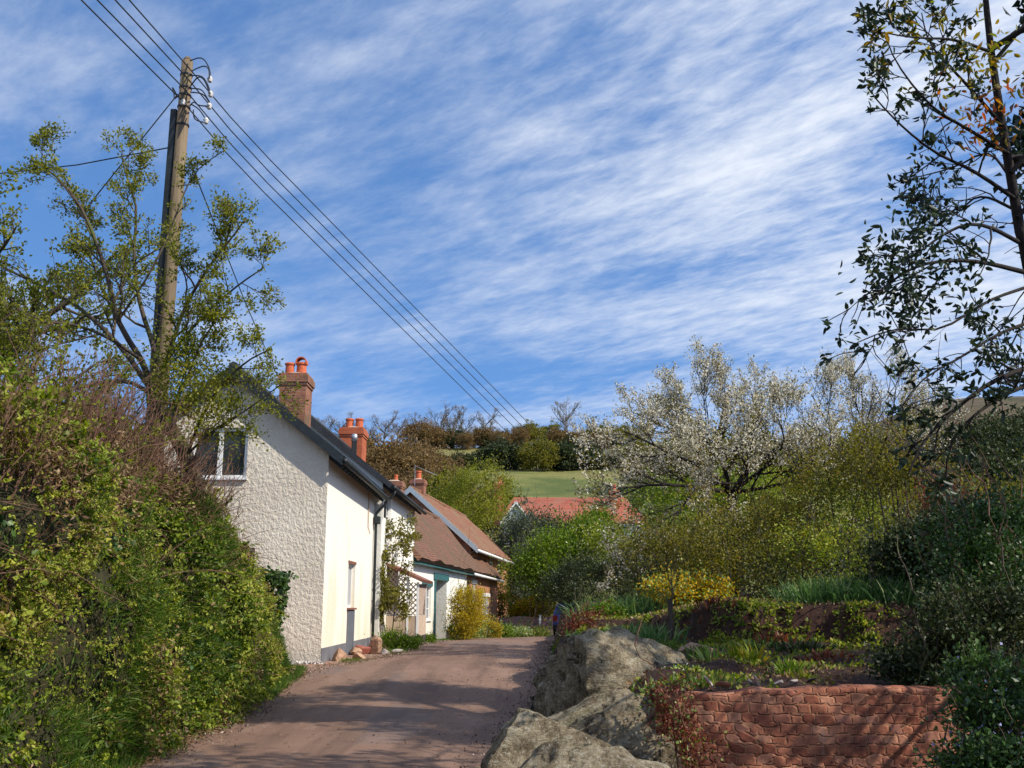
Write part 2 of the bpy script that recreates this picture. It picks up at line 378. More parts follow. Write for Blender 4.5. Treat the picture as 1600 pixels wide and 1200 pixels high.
    t.bump(t.math('ADD', t.mr(gap, .0, .22), t.math('MULTIPLY', t.noise(12, 7, .72, t.co('UV')), 1.1)), 1.0, .011); MT['sandstone'] = t.m
    # boulders
    t = NT('lichened_boulder_rock'); n = t.noise(6, 10, .75); n2 = t.noise(34, 8, .75); n3 = t.noise(1.8, 6, .65); st = t.noise(5, 8, .7, t.co(scale=(.6, 1, 3.2), rot=(.3, .45, .2)))
    c = t.ramp(n, [(.37, (.095, .068, .042)), (.46, (.25, .195, .12)), (.55, (.40, .33, .215)), (.64, (.54, .47, .33))])
    c = t.mix(t.mr(st, .50, .66, 0, .6), c, (.17, .125, .075))
    c = t.mix(t.mr(n3, .52, .64, 0, .55), c, (.25, .235, .12)); c = t.mix(t.mr(n2, .54, .61, 0, .75), c, (.58, .54, .44)); c = t.mix(t.mr(n2, .46, .38, 0, .7), c, (.09, .07, .05))
    c = t.mix(t.mr(t.noise(3.4, 9, .75, None, .7), .56, .63, 0, .9), c, (.045, .036, .024)); t.col(c); t.b.inputs['Roughness'].default_value = .95
    t.bump(t.math('ADD', t.math('ADD', t.math('MULTIPLY', n, 1.2), t.math('MULTIPLY', n2, .45)), t.math('MULTIPLY', st, .8)), 1.0, .085); MT['boulder'] = t.m
    MT['rubble'] = plain('tan_sandstone', (.38, .235, .155), .9, .5, 9, .1, bump=.05)
    MT['rubble_red'] = plain('dark_red_sandstone', (.30, .10, .07), .85, .35, 6, bump=.04)
    MT['slab'] = plain('grey_slate_slab', (.33, .29, .26), .7, .3, 9, bump=.02)
    t = NT('rubble_masonry'); v = t.voro(6.5, t.co(scale=(1, 1, 1.6)), 'F1', 'Color'); e = t.voro(6.5, t.co(scale=(1, 1, 1.6)), 'DISTANCE_TO_EDGE')
    c = t.mix(.5, (.26, .17, .13), v, 'OVERLAY'); c = t.mix(t.mr(e, .0, .05, 1, 0), c, (.34, .28, .22)); t.col(c); t.bump(e, .8, .06); MT['rubblewall'] = t.m
    MT['grit'] = leaf_mat('loose_grit', [(0, (.07, .045, .035)), (.6, (.22, .15, .115)), (1, (.42, .34, .28))], 0)
    MT['pebble'] = leaf_mat('white_pebbles', [(0, (.45, .38, .34)), (1, (.8, .76, .72))], 0)
    t = NT('blue_car_paint'); t.col((.012, .03, .16)); t.b.inputs['Roughness'].default_value = .25; t.b.inputs['Coat Weight'].default_value = .6; MT['car'] = t.m
    MT['rubber'] = plain('black_rubber', (.015, .015, .016), .8, .2, 9)
    t = NT('tail_lamp_red'); t.col((.16, .008, .008)); t.b.inputs['Roughness'].default_value = .3; MT['lamp'] = t.m
    MT['insul'] = plain('pale_insulator', (.6, .58, .55), .3, .1, 9)
    MT['wire'] = plain('dark_cable', (.02, .022, .026), .5, .1, 3)
    MT['render_blue'] = plain('pale_blue_grey_boarding', (.36, .42, .46), .7, .1, 6)
    # bark
    MT['bark'] = bark('grey_brown_bark', (.035, .025, .018), (.13, .10, .075)); MT['bark_dark'] = bark('dark_bark', (.012, .009, .008), (.036, .027, .022), 9, (.022, .022, .012))
    MT['bark_grey'] = bark('grey_twig_bark', (.09, .08, .075), (.18, .165, .16), 3); MT['twig'] = plain('red_brown_twigs', (.16, .085, .055), .8, .45, 3)
    MT['stake'] = plain('pale_stake_timber', (.40, .25, .16), .8, .3, 9)
    # leaves
    L = lambda k, *a, **q: MT.__setitem__(k, leaf_mat(k.replace('l_', '') + '_leaves', *a, **q))
    L('l_hedge', [(0, (.040, .072, .008)), (.3, (.12, .180, .018)), (.6, (.26, .315, .033)), (.88, (.43, .44, .065)), (1, (.30, .19, .08))])
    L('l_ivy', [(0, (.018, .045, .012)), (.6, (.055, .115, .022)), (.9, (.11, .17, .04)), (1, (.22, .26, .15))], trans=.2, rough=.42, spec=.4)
    L('l_dead', [(0, (.10, .055, .028)), (.6, (.22, .13, .06)), (1, (.34, .24, .13))], trans=.2)
    L('l_young', [(0, (.085, .10, .012)), (.4, (.18, .20, .022)), (.8, (.31, .315, .04)), (1, (.36, .25, .055))], trans=.45)
    L('l_olive', [(0, (.07, .075, .012)), (.5, (.165, .155, .022)), (.85, (.27, .235, .04)), (1, (.33, .19, .05))], trans=.4)
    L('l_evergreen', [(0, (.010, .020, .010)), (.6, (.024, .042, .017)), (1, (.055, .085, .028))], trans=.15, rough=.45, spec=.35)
    L('l_amber', [(0, (.14, .17, .02)), (.5, (.28, .20, .03)), (1, (.42, .11, .04))], trans=.5)
    L('l_blossom', [(0, (.30, .27, .16)), (.35, (.62, .57, .43)), (1, (.83, .79, .67))], trans=.3, rough=.8, spec=.1)
    L('l_bright', [(0, (.04, .080, .008)), (.5, (.12, .20, .016)), (1, (.26, .34, .035))], trans=.4)
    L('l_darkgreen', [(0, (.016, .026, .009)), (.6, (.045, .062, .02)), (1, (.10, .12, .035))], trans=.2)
    L('l_greygreen', [(0, (.03, .042, .025)), (.6, (.08, .10, .06)), (1, (.14, .165, .10))], trans=.2)
    L('l_brown', [(0, (.09, .055, .025)), (.5, (.19, .12, .045)), (1, (.28, .19, .075))], trans=.3)
    L('l_yellow', [(0, (.20, .16, .01)), (.35, (.55, .33, .01)), (1, (.75, .50, .03))], trans=.4)
    L('l_gold', [(0, (.13, .12, .01)), (.4, (.38, .28, .015)), (1, (.66, .50, .035))], trans=.4)
    L('l_blade', [(0, (.035, .085, .022)), (.5, (.095, .19, .05)), (.85, (.18, .28, .09)), (1, (.38, .43, .18))], trans=.35, rough=.4)
    L('l_grass', [(0, (.03, .07, .01)), (.6, (.085, .16, .02)), (.9, (.16, .22, .035)), (1, (.30, .22, .10))], trans=.4)
    L('l_fern', [(0, (.10, .14, .01)), (.7, (.24, .28, .03)), (1, (.40, .22, .04))], trans=.4)
    L('l_lime', [(0, (.09, .17, .02)), (.6, (.24, .34, .06)), (1, (.50, .55, .22))], trans=.3)
    L('l_heather', [(0, (.06, .02, .015)), (.6, (.20, .06, .035)), (1, (.38, .12, .06))], trans=.3)
    L('l_lilac', [(0, (.22, .22, .48)), (1, (.48, .48, .75))], trans=.3)
build_materials()

# ------------------------------------------------------------------ terrain
RL = np.array([(-3.2,-8),(-3.45,5),(-3.55,9.6),(-3.8,14),(-4.05,18),(-4.0,20.2),(-3.4,22.5),(-2.95,26),(-2.85,32),(-2.75,38),(-2.3,42),(-1.0,44.3),(1.5,45.6),(6,47),(16,49)])
RR = np.array([(.2,-8),(-.2,5),(-.12,9.6),(.2,14),(.55,18.4),(.75,21),(.9,24),(1.0,27),(1.15,31),(1.3,34.5),(1.6,37.5),(2.2,40),(3.5,41.6),(6.5,43),(16,44.6)])
def xl(Y): return np.interp(Y, RL[:11, 1], RL[:11, 0])
def xr(Y): return np.interp(Y, RR[:12, 1], RR[:12, 0])
def gz(X, Y):
    X = np.asarray(X, float); Y = np.asarray(Y, float)
    z = .24 * ssn(14, 21, Y) * (1 - ssn(31, 42, Y))
    t = Y - 78; h = .245 * (np.sqrt(t*t + 120) + t) / 2
    crest = 42 + 3.0 * np.sin(X / 41.0 + .4) + 1.5 * np.sin(X / 17.0)
    h = np.where(h > crest - 8, crest - 8 + 8 * np.tanh((h - crest + 8) / 8), h)
    h = h * (1 - .55 * ssn(45, 120, X)) + fnoise(X, Y, .03, 3) * 1.6 * ssn(85, 130, Y)
    return z + h
def gz1(x, y): return float(gz(x, y))
def build_terrain():
    ys = np.concatenate([np.arange(-60, -8, 6), np.arange(-8, 52, .5), np.arange(52, 130, 2.5), np.arange(130, 430, 5), np.arange(430, 2600, 120)])
    xs = np.concatenate([-np.geomspace(2200, 24, 34), np.arange(-22, 22, .5), np.geomspace(24, 2200, 34)])
    X, Y = np.meshgrid(xs, ys, indexing='ij'); Z = gz(X, Y)
    inroad = (X > xl(Y) - .2) & (X < xr(Y) + .2) & (Y < 48)
    Z = Z - .07 * (Y < 52) - np.where(Y > 430, (Y - 430) * .05, 0) + fnoise(X, Y, .8, 5) * .05 * (~inroad)
    tag(grid('ground', X, Y, Z, MT['ground']), 'soil and hillside pasture rising behind the village', kind='structure')
    # lane
    def resample(p, n):
        d = np.concatenate([[0], np.cumsum(np.hypot(*np.diff(p, axis=0).T))]); s = np.linspace(0, d[-1], n)
        return np.stack([np.interp(s, d, p[:, 0]), np.interp(s, d, p[:, 1])], -1)
    a = resample(RL, 160); b = resample(RR, 160)
    for q in (a, b):
        for k in range(3): q[1:-1] = (q[:-2] + 2*q[1:-1] + q[2:]) / 4
    t = np.linspace(0, 1, 23); edge = np.array([0, 1] * 80)
    X = a[:, 0][:, None] * (1 - t) + b[:, 0][:, None] * t; Y = a[:, 1][:, None] * (1 - t) + b[:, 1][:, None] * t
    X[:, 0] += fnoise(a[:, 1], a[:, 1]*0, 1.3, 2) * .25; X[:, -1] += fnoise(b[:, 1], b[:, 1]*0, 1.3, 9) * .2
    Z = gz(X, Y) + .01 + .05 * (1 - (2*t - 1)**2)[None, :] + fnoise(X, Y, .5, 1) * .03
    tag(grid('road', X, Y, Z, MT['road']), 'narrow red brown tarmac lane', kind='structure')
    # gravel apron before the white gable
    ys = np.linspace(18.6, 31.5, 40); t = np.linspace(0, 1, 22)
    x0 = np.interp(ys, [18.6, 20, 21.9, 22, 31.5], [-9.5, -9.8, -9.8, -4.1, -4.1]); x1 = xl(ys) + .35
    X = x0[:, None] * (1 - t) + x1[:, None] * t; Y = np.repeat(ys[:, None], 22, 1); Z = gz(X, Y) + .012 + fnoise(X, Y, 2, 4) * .03
    tag(grid('gravel_apron', X, Y, Z, MT['gravel']), 'red gravel between the lane and the white cottage', kind='structure')
    # far moor
    xs = np.linspace(20, 2400, 90); ys = np.linspace(330, 1700, 70); X, Y = np.meshgrid(xs, ys, indexing='ij')
    top = 147 * ssn(60, 330, X) * (1 + .02*np.sin(X / 60))
    Z = top * ssn(330, 760, Y) * (1 - .8*ssn(900, 1700, Y)) + fnoise(X, Y, .006, 8) * 9 * ssn(350, 600, Y) + 6 - 14 * (1 - ssn(20, 120, X))
    tag(grid('moor_hill', X, Y, Z, MT['moor']), 'brown moorland hill far off on the right', kind='structure')
HB_Y = [0, 4, 8, 12, 15.6, 16.8, 17.7, 18.4, 18.9]; HB_H = [2.8, 2.9, 3.1, 3.25, 3.05, 2.5, 1.9, 1.35, .15]
def hedge_surf(Y, u):
    """face of the hedge bank: u 0 at the lane, 1 on top, up to 2 on the plateau behind"""
    Y = np.asarray(Y, float); u = np.asarray(u, float); H = np.interp(Y, HB_Y, HB_H)
    foot = xl(Y) - .12; uu = np.clip(u, 0, 1)
    x = foot - .25 * uu - .95 * uu**3 * np.clip(H / 3, .3, 1) - np.clip(u - 1, 0, None) * 9
    z = gz(foot, Y) + H * np.sin(uu * 1.45) / math.sin(1.45) - np.clip(u - 1, 0, 1) * H * .35
    n = fnoise(Y, z, .8, 21, 4)
    return x + n * (.75 - .62*ssn(13.5, 17, Y)) * np.clip(u * 2.5, 0, 1) - .14*ssn(14.5, 17.2, Y)*np.clip(u*2, 0, 1), Y, z
def build_banks():
    y = np.linspace(0, 18.9, 90); u = np.concatenate([np.linspace(-.05, 1, 26), np.linspace(1.1, 2, 8)])
    Yg, U = np.meshgrid(y, u, indexing='ij'); x, yy, z = hedge_surf(Yg, U)
    tag(grid('hedge_bank', x - .28, yy, z - .22, MT['bank']), 'dark earth bank under the hedge on the left', kind='structure')
    # garden terraces
    s = np.concatenate([np.linspace(0, 1.2, 13), np.linspace(1.3, 6, 40), np.geomspace(6.3, 40, 16)])
    y = np.concatenate([np.linspace(8.62, 19, 95), np.linspace(19.4, 43.5, 40)])
    S, Y = np.meshgrid(s, y, indexing='ij'); X = xr(Y) + .12 + S; Z = garden_z(X, Y)
    tag(grid('garden_bed', X, Y, Z, MT['soil']), 'dark red soil of the terraced garden', kind='structure')
def bank_y(X):
    X = np.asarray(X, float); return 17.3 - 3.1 * ssn(1.9, 3.0, X) + .35 * np.sin(X * 2.1)
def garden_z(X, Y):
    X = np.asarray(X, float); Y = np.asarray(Y, float); s = X - xr(Y) - .12
    low = .86 + .035 * (Y - 8.6) + fnoise(X, Y, 1.7, 31) * .12
    topz = 1.36 + .26 * ssn(1.8, 3.4, X) + fnoise(X, Y, .8, 33) * .09 + .10*ssn(20,28,Y)
    f = ssn(0, .42, Y - bank_y(X) + fnoise(X, Y, 2.3, 35) * .25)
    z = low * (1 - f) + topz * f + 4 * f * (1 - f) * fnoise(X, Y + 3*f, 2.6, 39) * .16
    side = np.where(Y < 14.5, ssn(.25, 1.55, s), ssn(.0, .5, s + fnoise(X, Y, 1.3, 37) * .3))
    return gz(X, Y) * (1 - side) + np.maximum(z * side, 0) - .06 * (1 - side)
def gdz(x, y): return float(garden_z(x, y))
build_terrain(); build_banks()

def sandstone_wall():
    n, m = 150, 44
    xs = np.linspace(1.18, 4.5, n); yf = 8.34 + .11 * (xs - 2.6)**2
    top = .875 + .06 * ssn(1.2, 2.6, xs) + fnoise(xs, xs*0, 3.0, 41) * .03
    prof = [(0.0, v) for v in np.linspace(-.12, 1, m)] + [(.02, 1.012), (.12, 1.02), (.30, 1.0), (.31, -.1)]
    V = []; UV = []
    sarc = np.concatenate([[0], np.cumsum(np.hypot(np.diff(xs), np.diff(yf)))])
    for i in range(n):
        for d, v in prof:
            z = top[i] * v; k = fnoise(xs[i], z, 8, 43, 4) * .028 if d < .3 else 0
            V.append((xs[i], yf[i] + d + k + .05 * v, z + (fnoise(xs[i], d, 5, 47) * .018 if v > .99 else 0))); UV.append((sarc[i], z + d))
    i = np.arange(n*len(prof)).reshape(n, len(prof))
    F = np.stack([i[:-1, :-1], i[1:, :-1], i[1:, 1:], i[:-1, 1:]], -1).reshape(-1, 4)
    o = np_mesh('retaining_wall', np.array(V), F, MT['sandstone']); uv = o.data.uv_layers.new(name='UVMap')
    uv.data.foreach_set('uv', np.array(UV, np.float32)[F.ravel()].ravel())
    tag(o, 'curved red sandstone retaining wall below the garden bed', 'wall')
sandstone_wall()

# ------------------------------------------------------------------ buildings
def wall(mb, O, U, N, us, top, holes=(), reveal=.14, z0=0.0):
    """wall in the plane O + U*u + z, outline from z0 up to top(u); holes (u0,z0,u1,z1) get reveals going inwards"""
    O, U, N = Vector(O), Vector(U), Vector(N); Zv = Vector((0, 0, 1))
    br = sorted(set([round(u, 4) for u in us] + [round(h[i], 4) for h in holes for i in (0, 2)]))
    pt = lambda u, z: O + U*u + Zv*z
    for a, b in zip(br[:-1], br[1:]):
        hs = sorted([h for h in holes if h[0] <= a + 1e-4 and h[2] >= b - 1e-4], key=lambda h: h[1]); z = z0
        for h in hs:
            if h[1] > z + 1e-4: mb.quad(pt(a, z), pt(b, z), pt(b, h[1]), pt(a, h[1]))
            z = h[3]
        mb.quad(pt(a, z), pt(b, z), pt(b, top(b)), pt(a, top(a)))
    for u0, v0, u1, v1 in holes:
        I = -N * reveal; c = [pt(u0, v0), pt(u1, v0), pt(u1, v1), pt(u0, v1)]
        for k in range(4): mb.quad(c[k], c[(k+1) % 4], c[(k+1) % 4] + I, c[k] + I)
def window(par, O, U, N, h, reveal=.14, nx=2, ny=1, frame='upvc', sill=True, fw=.06, bw=.03, name='window'):
    O, U, N = Vector(O), Vector(U), Vector(N); Zv = Vector((0, 0, 1)); u0, v0, u1, v1 = h; u0 += .003; u1 -= .003; v0 += .003; v1 -= .003
    base = O - N * (reveal - .035); mb = MB(); L = lambda u, v: base + U*u + Zv*v
    for a, b, w in ((L(u0, v0+fw/2), L(u1, v0+fw/2), fw), (L(u0, v1-fw/2), L(u1, v1-fw/2), fw)): mb.obox((a+b)/2, U*(u1-u0)/2, N*.035, Zv*w/2)
    for u in (u0+fw/2, u1-fw/2): mb.obox(L(u, (v0+v1)/2), U*fw/2, N*.034, Zv*((v1-v0)/2-fw))
    for i in range(1, nx): mb.obox(L(u0+(u1-u0)*i/nx, (v0+v1)/2), U*(fw*.75 if nx == 2 else bw/2), N*.03, Zv*((v1-v0)/2-fw))
    for j in range(1, ny): mb.obox(L((u0+u1)/2, v0+(v1-v0)*j/ny), U*((u1-u0)/2-fw), N*.024, Zv*bw/2)
    w = mb.build(name, MT[frame], par, False)
    g = MB(); b2 = O - N*(reveal - .02)
    g.obox(b2 + U*(u0+u1)/2 + Zv*(v0+v1)/2 , U*((u1-u0)/2-fw*.6), N*.006, Zv*((v1-v0)/2-fw*.6)); g.build('pane', MT['glass'], w, False)
    if sill:
        s = MB(); s.obox(O - N*(reveal/2-.05) + U*(u0+u1)/2 + Zv*(v0-.022), U*((u1-u0)/2+.04), N*(reveal/2+.02), Zv*.022); s.build('sill', MT[sill if isinstance(sill, str) else frame], w, False)
    return w
def slab(mb, e, r, y0, y1, t=.16, seg=1, amp=0.0, seed=0):
    """roof slope from eave (x,z) to ridge (x,z); t thick, upper face on the line"""
    ny = max(2, int((y1-y0)/.35) if amp else 2); ns = 14 if amp else 2
    d = Vector((r[0]-e[0], 0, r[1]-e[1])); n = Vector((-d.z, 0, d.x)).normalized()
    if n.z < 0: n = -n
    V = []
    for side in (0, 1):
        for i in range(ny):
            y = y0+(y1-y0)*i/(ny-1)
            for j in range(ns):
                k = j/(ns-1); a = (fnoise(y, k*4, .55, seed) * amp) if side == 0 else 0
                V.append(Vector((e[0]+d.x*k, y, e[1]+d.z*k)) + n*(a - t*side))
    q = lambda s, i, j: s*ny*ns + i*ns + j; F = []
    for i in range(ny-1):
        for j in range(ns-1):
            F.append((q(0,i,j), q(0,i+1,j), q(0,i+1,j+1), q(0,i,j+1))); F.append((q(1,i,j), q(1,i,j+1), q(1,i+1,j+1), q(1,i+1,j)))
        for j in (0, ns-1): F.append((q(0,i,j), q(1,i,j), q(1,i+1,j), q(0,i+1,j)))
    for j in range(ns-1):
        for i in (0, ny-1): F.append((q(0,i,j), q(0,i,j+1), q(1,i,j+1), q(1,i,j)))
    mb.add(V, F)
def to_local(r, p):
    return Matrix.Rotation(-r.rotation_euler[2], 3, 'Z') @ (Vector(p) - Vector(r.location))
def chimney(par, x, y, z0, z1, wx, wy, m, pots, world=False):
    """brick stack with corbelled courses; pots: (dx, dy, height, radius, cowl)"""
    mb = MB(); mb.box((x-wx/2, y-wy/2, z0), (x+wx/2, y+wy/2, z1-.34))
    for k, (o, a, b) in enumerate(((.03, .34, .26), (.06, .26, .08), (.025, .08, .0))): mb.box((x-wx/2-o, y-wy/2-o, z1-a), (x+wx/2+o, y+wy/2+o, z1-b))
    c = mb.build('chimney', MT[m], par, False)
    f = MB(); f.lathe((x, y, z1), [(min(wx, wy)*.48, 0), (min(wx, wy)*.3, .07), (.02, .075)]); f.build('mortar_cap', MT['fawn'], c, False)
    for dx, dy, h, r, cowl in pots:
        p = MB(); p.lathe((x+dx, y+dy, z1-.01), [(r*1.15, 0), (r*1.02, .06), (r*.92, h*.8), (r*1.12, h*.84), (r*1.16, h*.93), (r*1.0, h), (r*.78, h), (r*.74, h*.6)], 16)
        if cowl:   # half round hood over the pot
            for a in range(9):
                t0, t1 = math.pi*a/9, math.pi*(a+1)/9
                A = lambda t, rr: Vector((x+dx+rr*math.cos(t), 0, z1+h-.01+rr*math.sin(t)*1.0))
                pts = []
                for yy in (y+dy-r*.95, y+dy+r*.95):
                    for t, rr in ((t0, r*1.08), (t1, r*1.08), (t1, r*.86), (t0, r*.86)): v = A(t, rr); v.y = yy; pts.append(v)
                p.add(pts, [(0,1,2,3), (7,6,5,4), (0,4,5,1), (1,5,6,2), (2,6,7,3), (3,7,4,0)])
            for sg in (-1, 1): p.box((x+dx+sg*r*.86, y+dy-r*.95, z1+h-.06), (x+dx+sg*r*1.08, y+dy+r*.95, z1+h-.008))
        p.build('chimney_pot', MT['pot'], c, False, smooth=False)
    return c
def gutter(par, pts, r=.055, m='dark', name='gutter'):
    mb = MB(); mb.tube(pts, r, 8); return mb.build(name, MT[m], par, False, smooth=True)
UX, UY, NX, NY = Vector((1,0,0)), Vector((0,1,0)), Vector((1,0,0)), Vector((0,-1,0))

def near_cottage():
    X0, Y0, Z0 = -4.08, 22.0, .19
    r = thing('cottage', 'roughcast white cottage nearest the camera, with its gable end towards the lane', 'cottage', (X0, Y0, Z0))
    lz = lambda px, py, D=22.0: P(px, py, D).z - Z0
    lx = lambda px, py=700, D=22.0: P(px, py, D).x - X0
    W, L, EV, AP, ax, BE = 4.95, 7.6, 4.72, 6.47, -2.2, 4.55
    gtop = lambda u: np.interp(u, [-W, ax, 0], [BE, AP, EV])
    w1 = (lx(300), lz(345, 747), lx(387, 700), lz(387, 668)); w2 = (lx(330), lz(380, 925), lx(398, 870), lz(390, 856))
    mb = MB(); wall(mb, (0,0,0), UX, NY, [-W, ax, 0], gtop, [w1, w2], .12, -.4)
    mb.build('gable_wall', MT['roughcast'], r, False)
    window(r, (0,0,0), UX, NY, w1, .12, 2, 1, 'upvc', True, .07); window(r, (0,0,0), UX, NY, w2, .12, 2, 2, 'timber', True, .07)
    # front, u along y
    Yof = lambda px: X0*FPX/(px-800)*.985 - Y0
    f1 = (3.25, P(553, 950, 26).z-Z0, 4.35, P(553, 882, 26).z-Z0)
    mb = MB(); wall(mb, (0,0,0), UY, NX, [0, L], lambda u: EV, [f1], .15, -.4); mb.build('front_wall', MT['lime'], r, False)
    wn = window(r, (0,0,0), UY, NX, f1, .15, 3, 1, 'upvc', 'redwood', .07)
    m = MB(); m.box((.004, f1[0]-.05, f1[3]+.005), (.022, f1[2]+.05, f1[3]+.07)); m.build('lintel', MT['redwood'], r, False)
    m = MB(); m.box((.003, f1[0]+.02, .02), (.03, f1[2]-.02, f1[1]-.05)); m.build('panel', MT['greyboard'], r, False, bevel=.008)
    m = MB(); m.box((.0, .0, -.3), (.018, f1[0]+.015, .50)); m.box((.0, f1[2]-.015, -.3), (.018, L, .50)); m.build('plinth', MT['plinth'], r, False)
    mb = MB(); wall(mb, (-W,0,0), UY, -NX, [0, L], lambda u: BE, [], .1, -.4); wall(mb, (0,L,0), UX, UY, [-W, ax, 0], gtop, [], .1, -.4); mb.build('rear_wall', MT['lime'], r, False)
    k = (AP-EV)/2.2; kb = (AP-BE)/(W+ax)
    mb = MB(); t = .17; oh = .34
    slab(mb, (oh, EV-k*oh+.20), (ax, AP+.20), -.18, L+.02, t); slab(mb, (-W-.35, BE-kb*.35+.20), (ax, AP+.20), -.18, L+.02, t)
    rf = mb.build('roof', MT['slate'], r, False)
    m = MB(); m.tube([(ax, -.18, AP+.19), (ax, L, AP+.19)], .11, 8); m.build('ridge', MT['slate'], rf, False)
    m = MB(); bt = .26
    for e, q in (((oh, EV-k*oh), 1), ((-W-.35, BE-kb*.35), -1)):
        a = Vector((e[0], -.205, e[1]+.08)); b = Vector((ax, -.205, AP+.08)); m.bar(a, b, .05, bt, (0,-1,0)) if False else m.add([(a.x,-.235,a.z+.12),(b.x,-.235,b.z+.13),(b.x,-.235,b.z-.14),(a.x,-.235,a.z-.12),(a.x,-.185,a.z+.12),(b.x,-.185,b.z+.13),(b.x,-.185,b.z-.14),(a.x,-.185,a.z-.12)], [(0,1,2,3),(7,6,5,4),(0,4,5,1),(1,5,6,2),(2,6,7,3),(3,7,4,0)])
    m.build('bargeboard', MT['dark'], r, False)
    ez = EV-k*oh
    m = MB(); m.quad((0.0, -.1, EV-.02), (oh, -.1, ez+.0), (oh, L, ez+.0), (0.0, L, EV-.02)); 
    for yy in np.arange(.1, L, .42): m.bar((.0, yy, EV-.07), (oh-.04, yy, ez-.06), .07, .08)
    m.build('soffit', MT['dark'], r, False)
    gutter(r, [(oh+.05, -.2, ez+.06), (oh+.05, L+.1, ez+.02)], .065)
    gutter(r, [(oh+.05, L-.12, ez+.0), (oh+.03, L-.12, ez-.10), (.08, L-.12, ez-.42), (.08, L-.12, ez-.6), (.08, L-.12, .02)], .04, 'dark', 'downpipe')
    m = MB(); m.box((.02, L-.24, ez-.72), (.2, L+.0, ez-.5)); m.build('rainwater_hopper', MT['dark'], r, False, bevel=.02)
    m = MB(); m.tube([(.03, L-1.35, ez+.1), (.03, L-1.35, ez-.9), (.09, L-1.35, ez-1.1)], .018, 6); m.build('overflow_pipe', MT['fawn'], r, False)
    chimney(r, P(461, 640, 27.5).x-X0, 5.5, AP-1.4, P(460, 583, 27.1).z-Z0, .74, .86, 'brick_dark', [(-.19, -.05, .38, .13, False), (.13, .0, .40, .145, True)])
near_cottage()

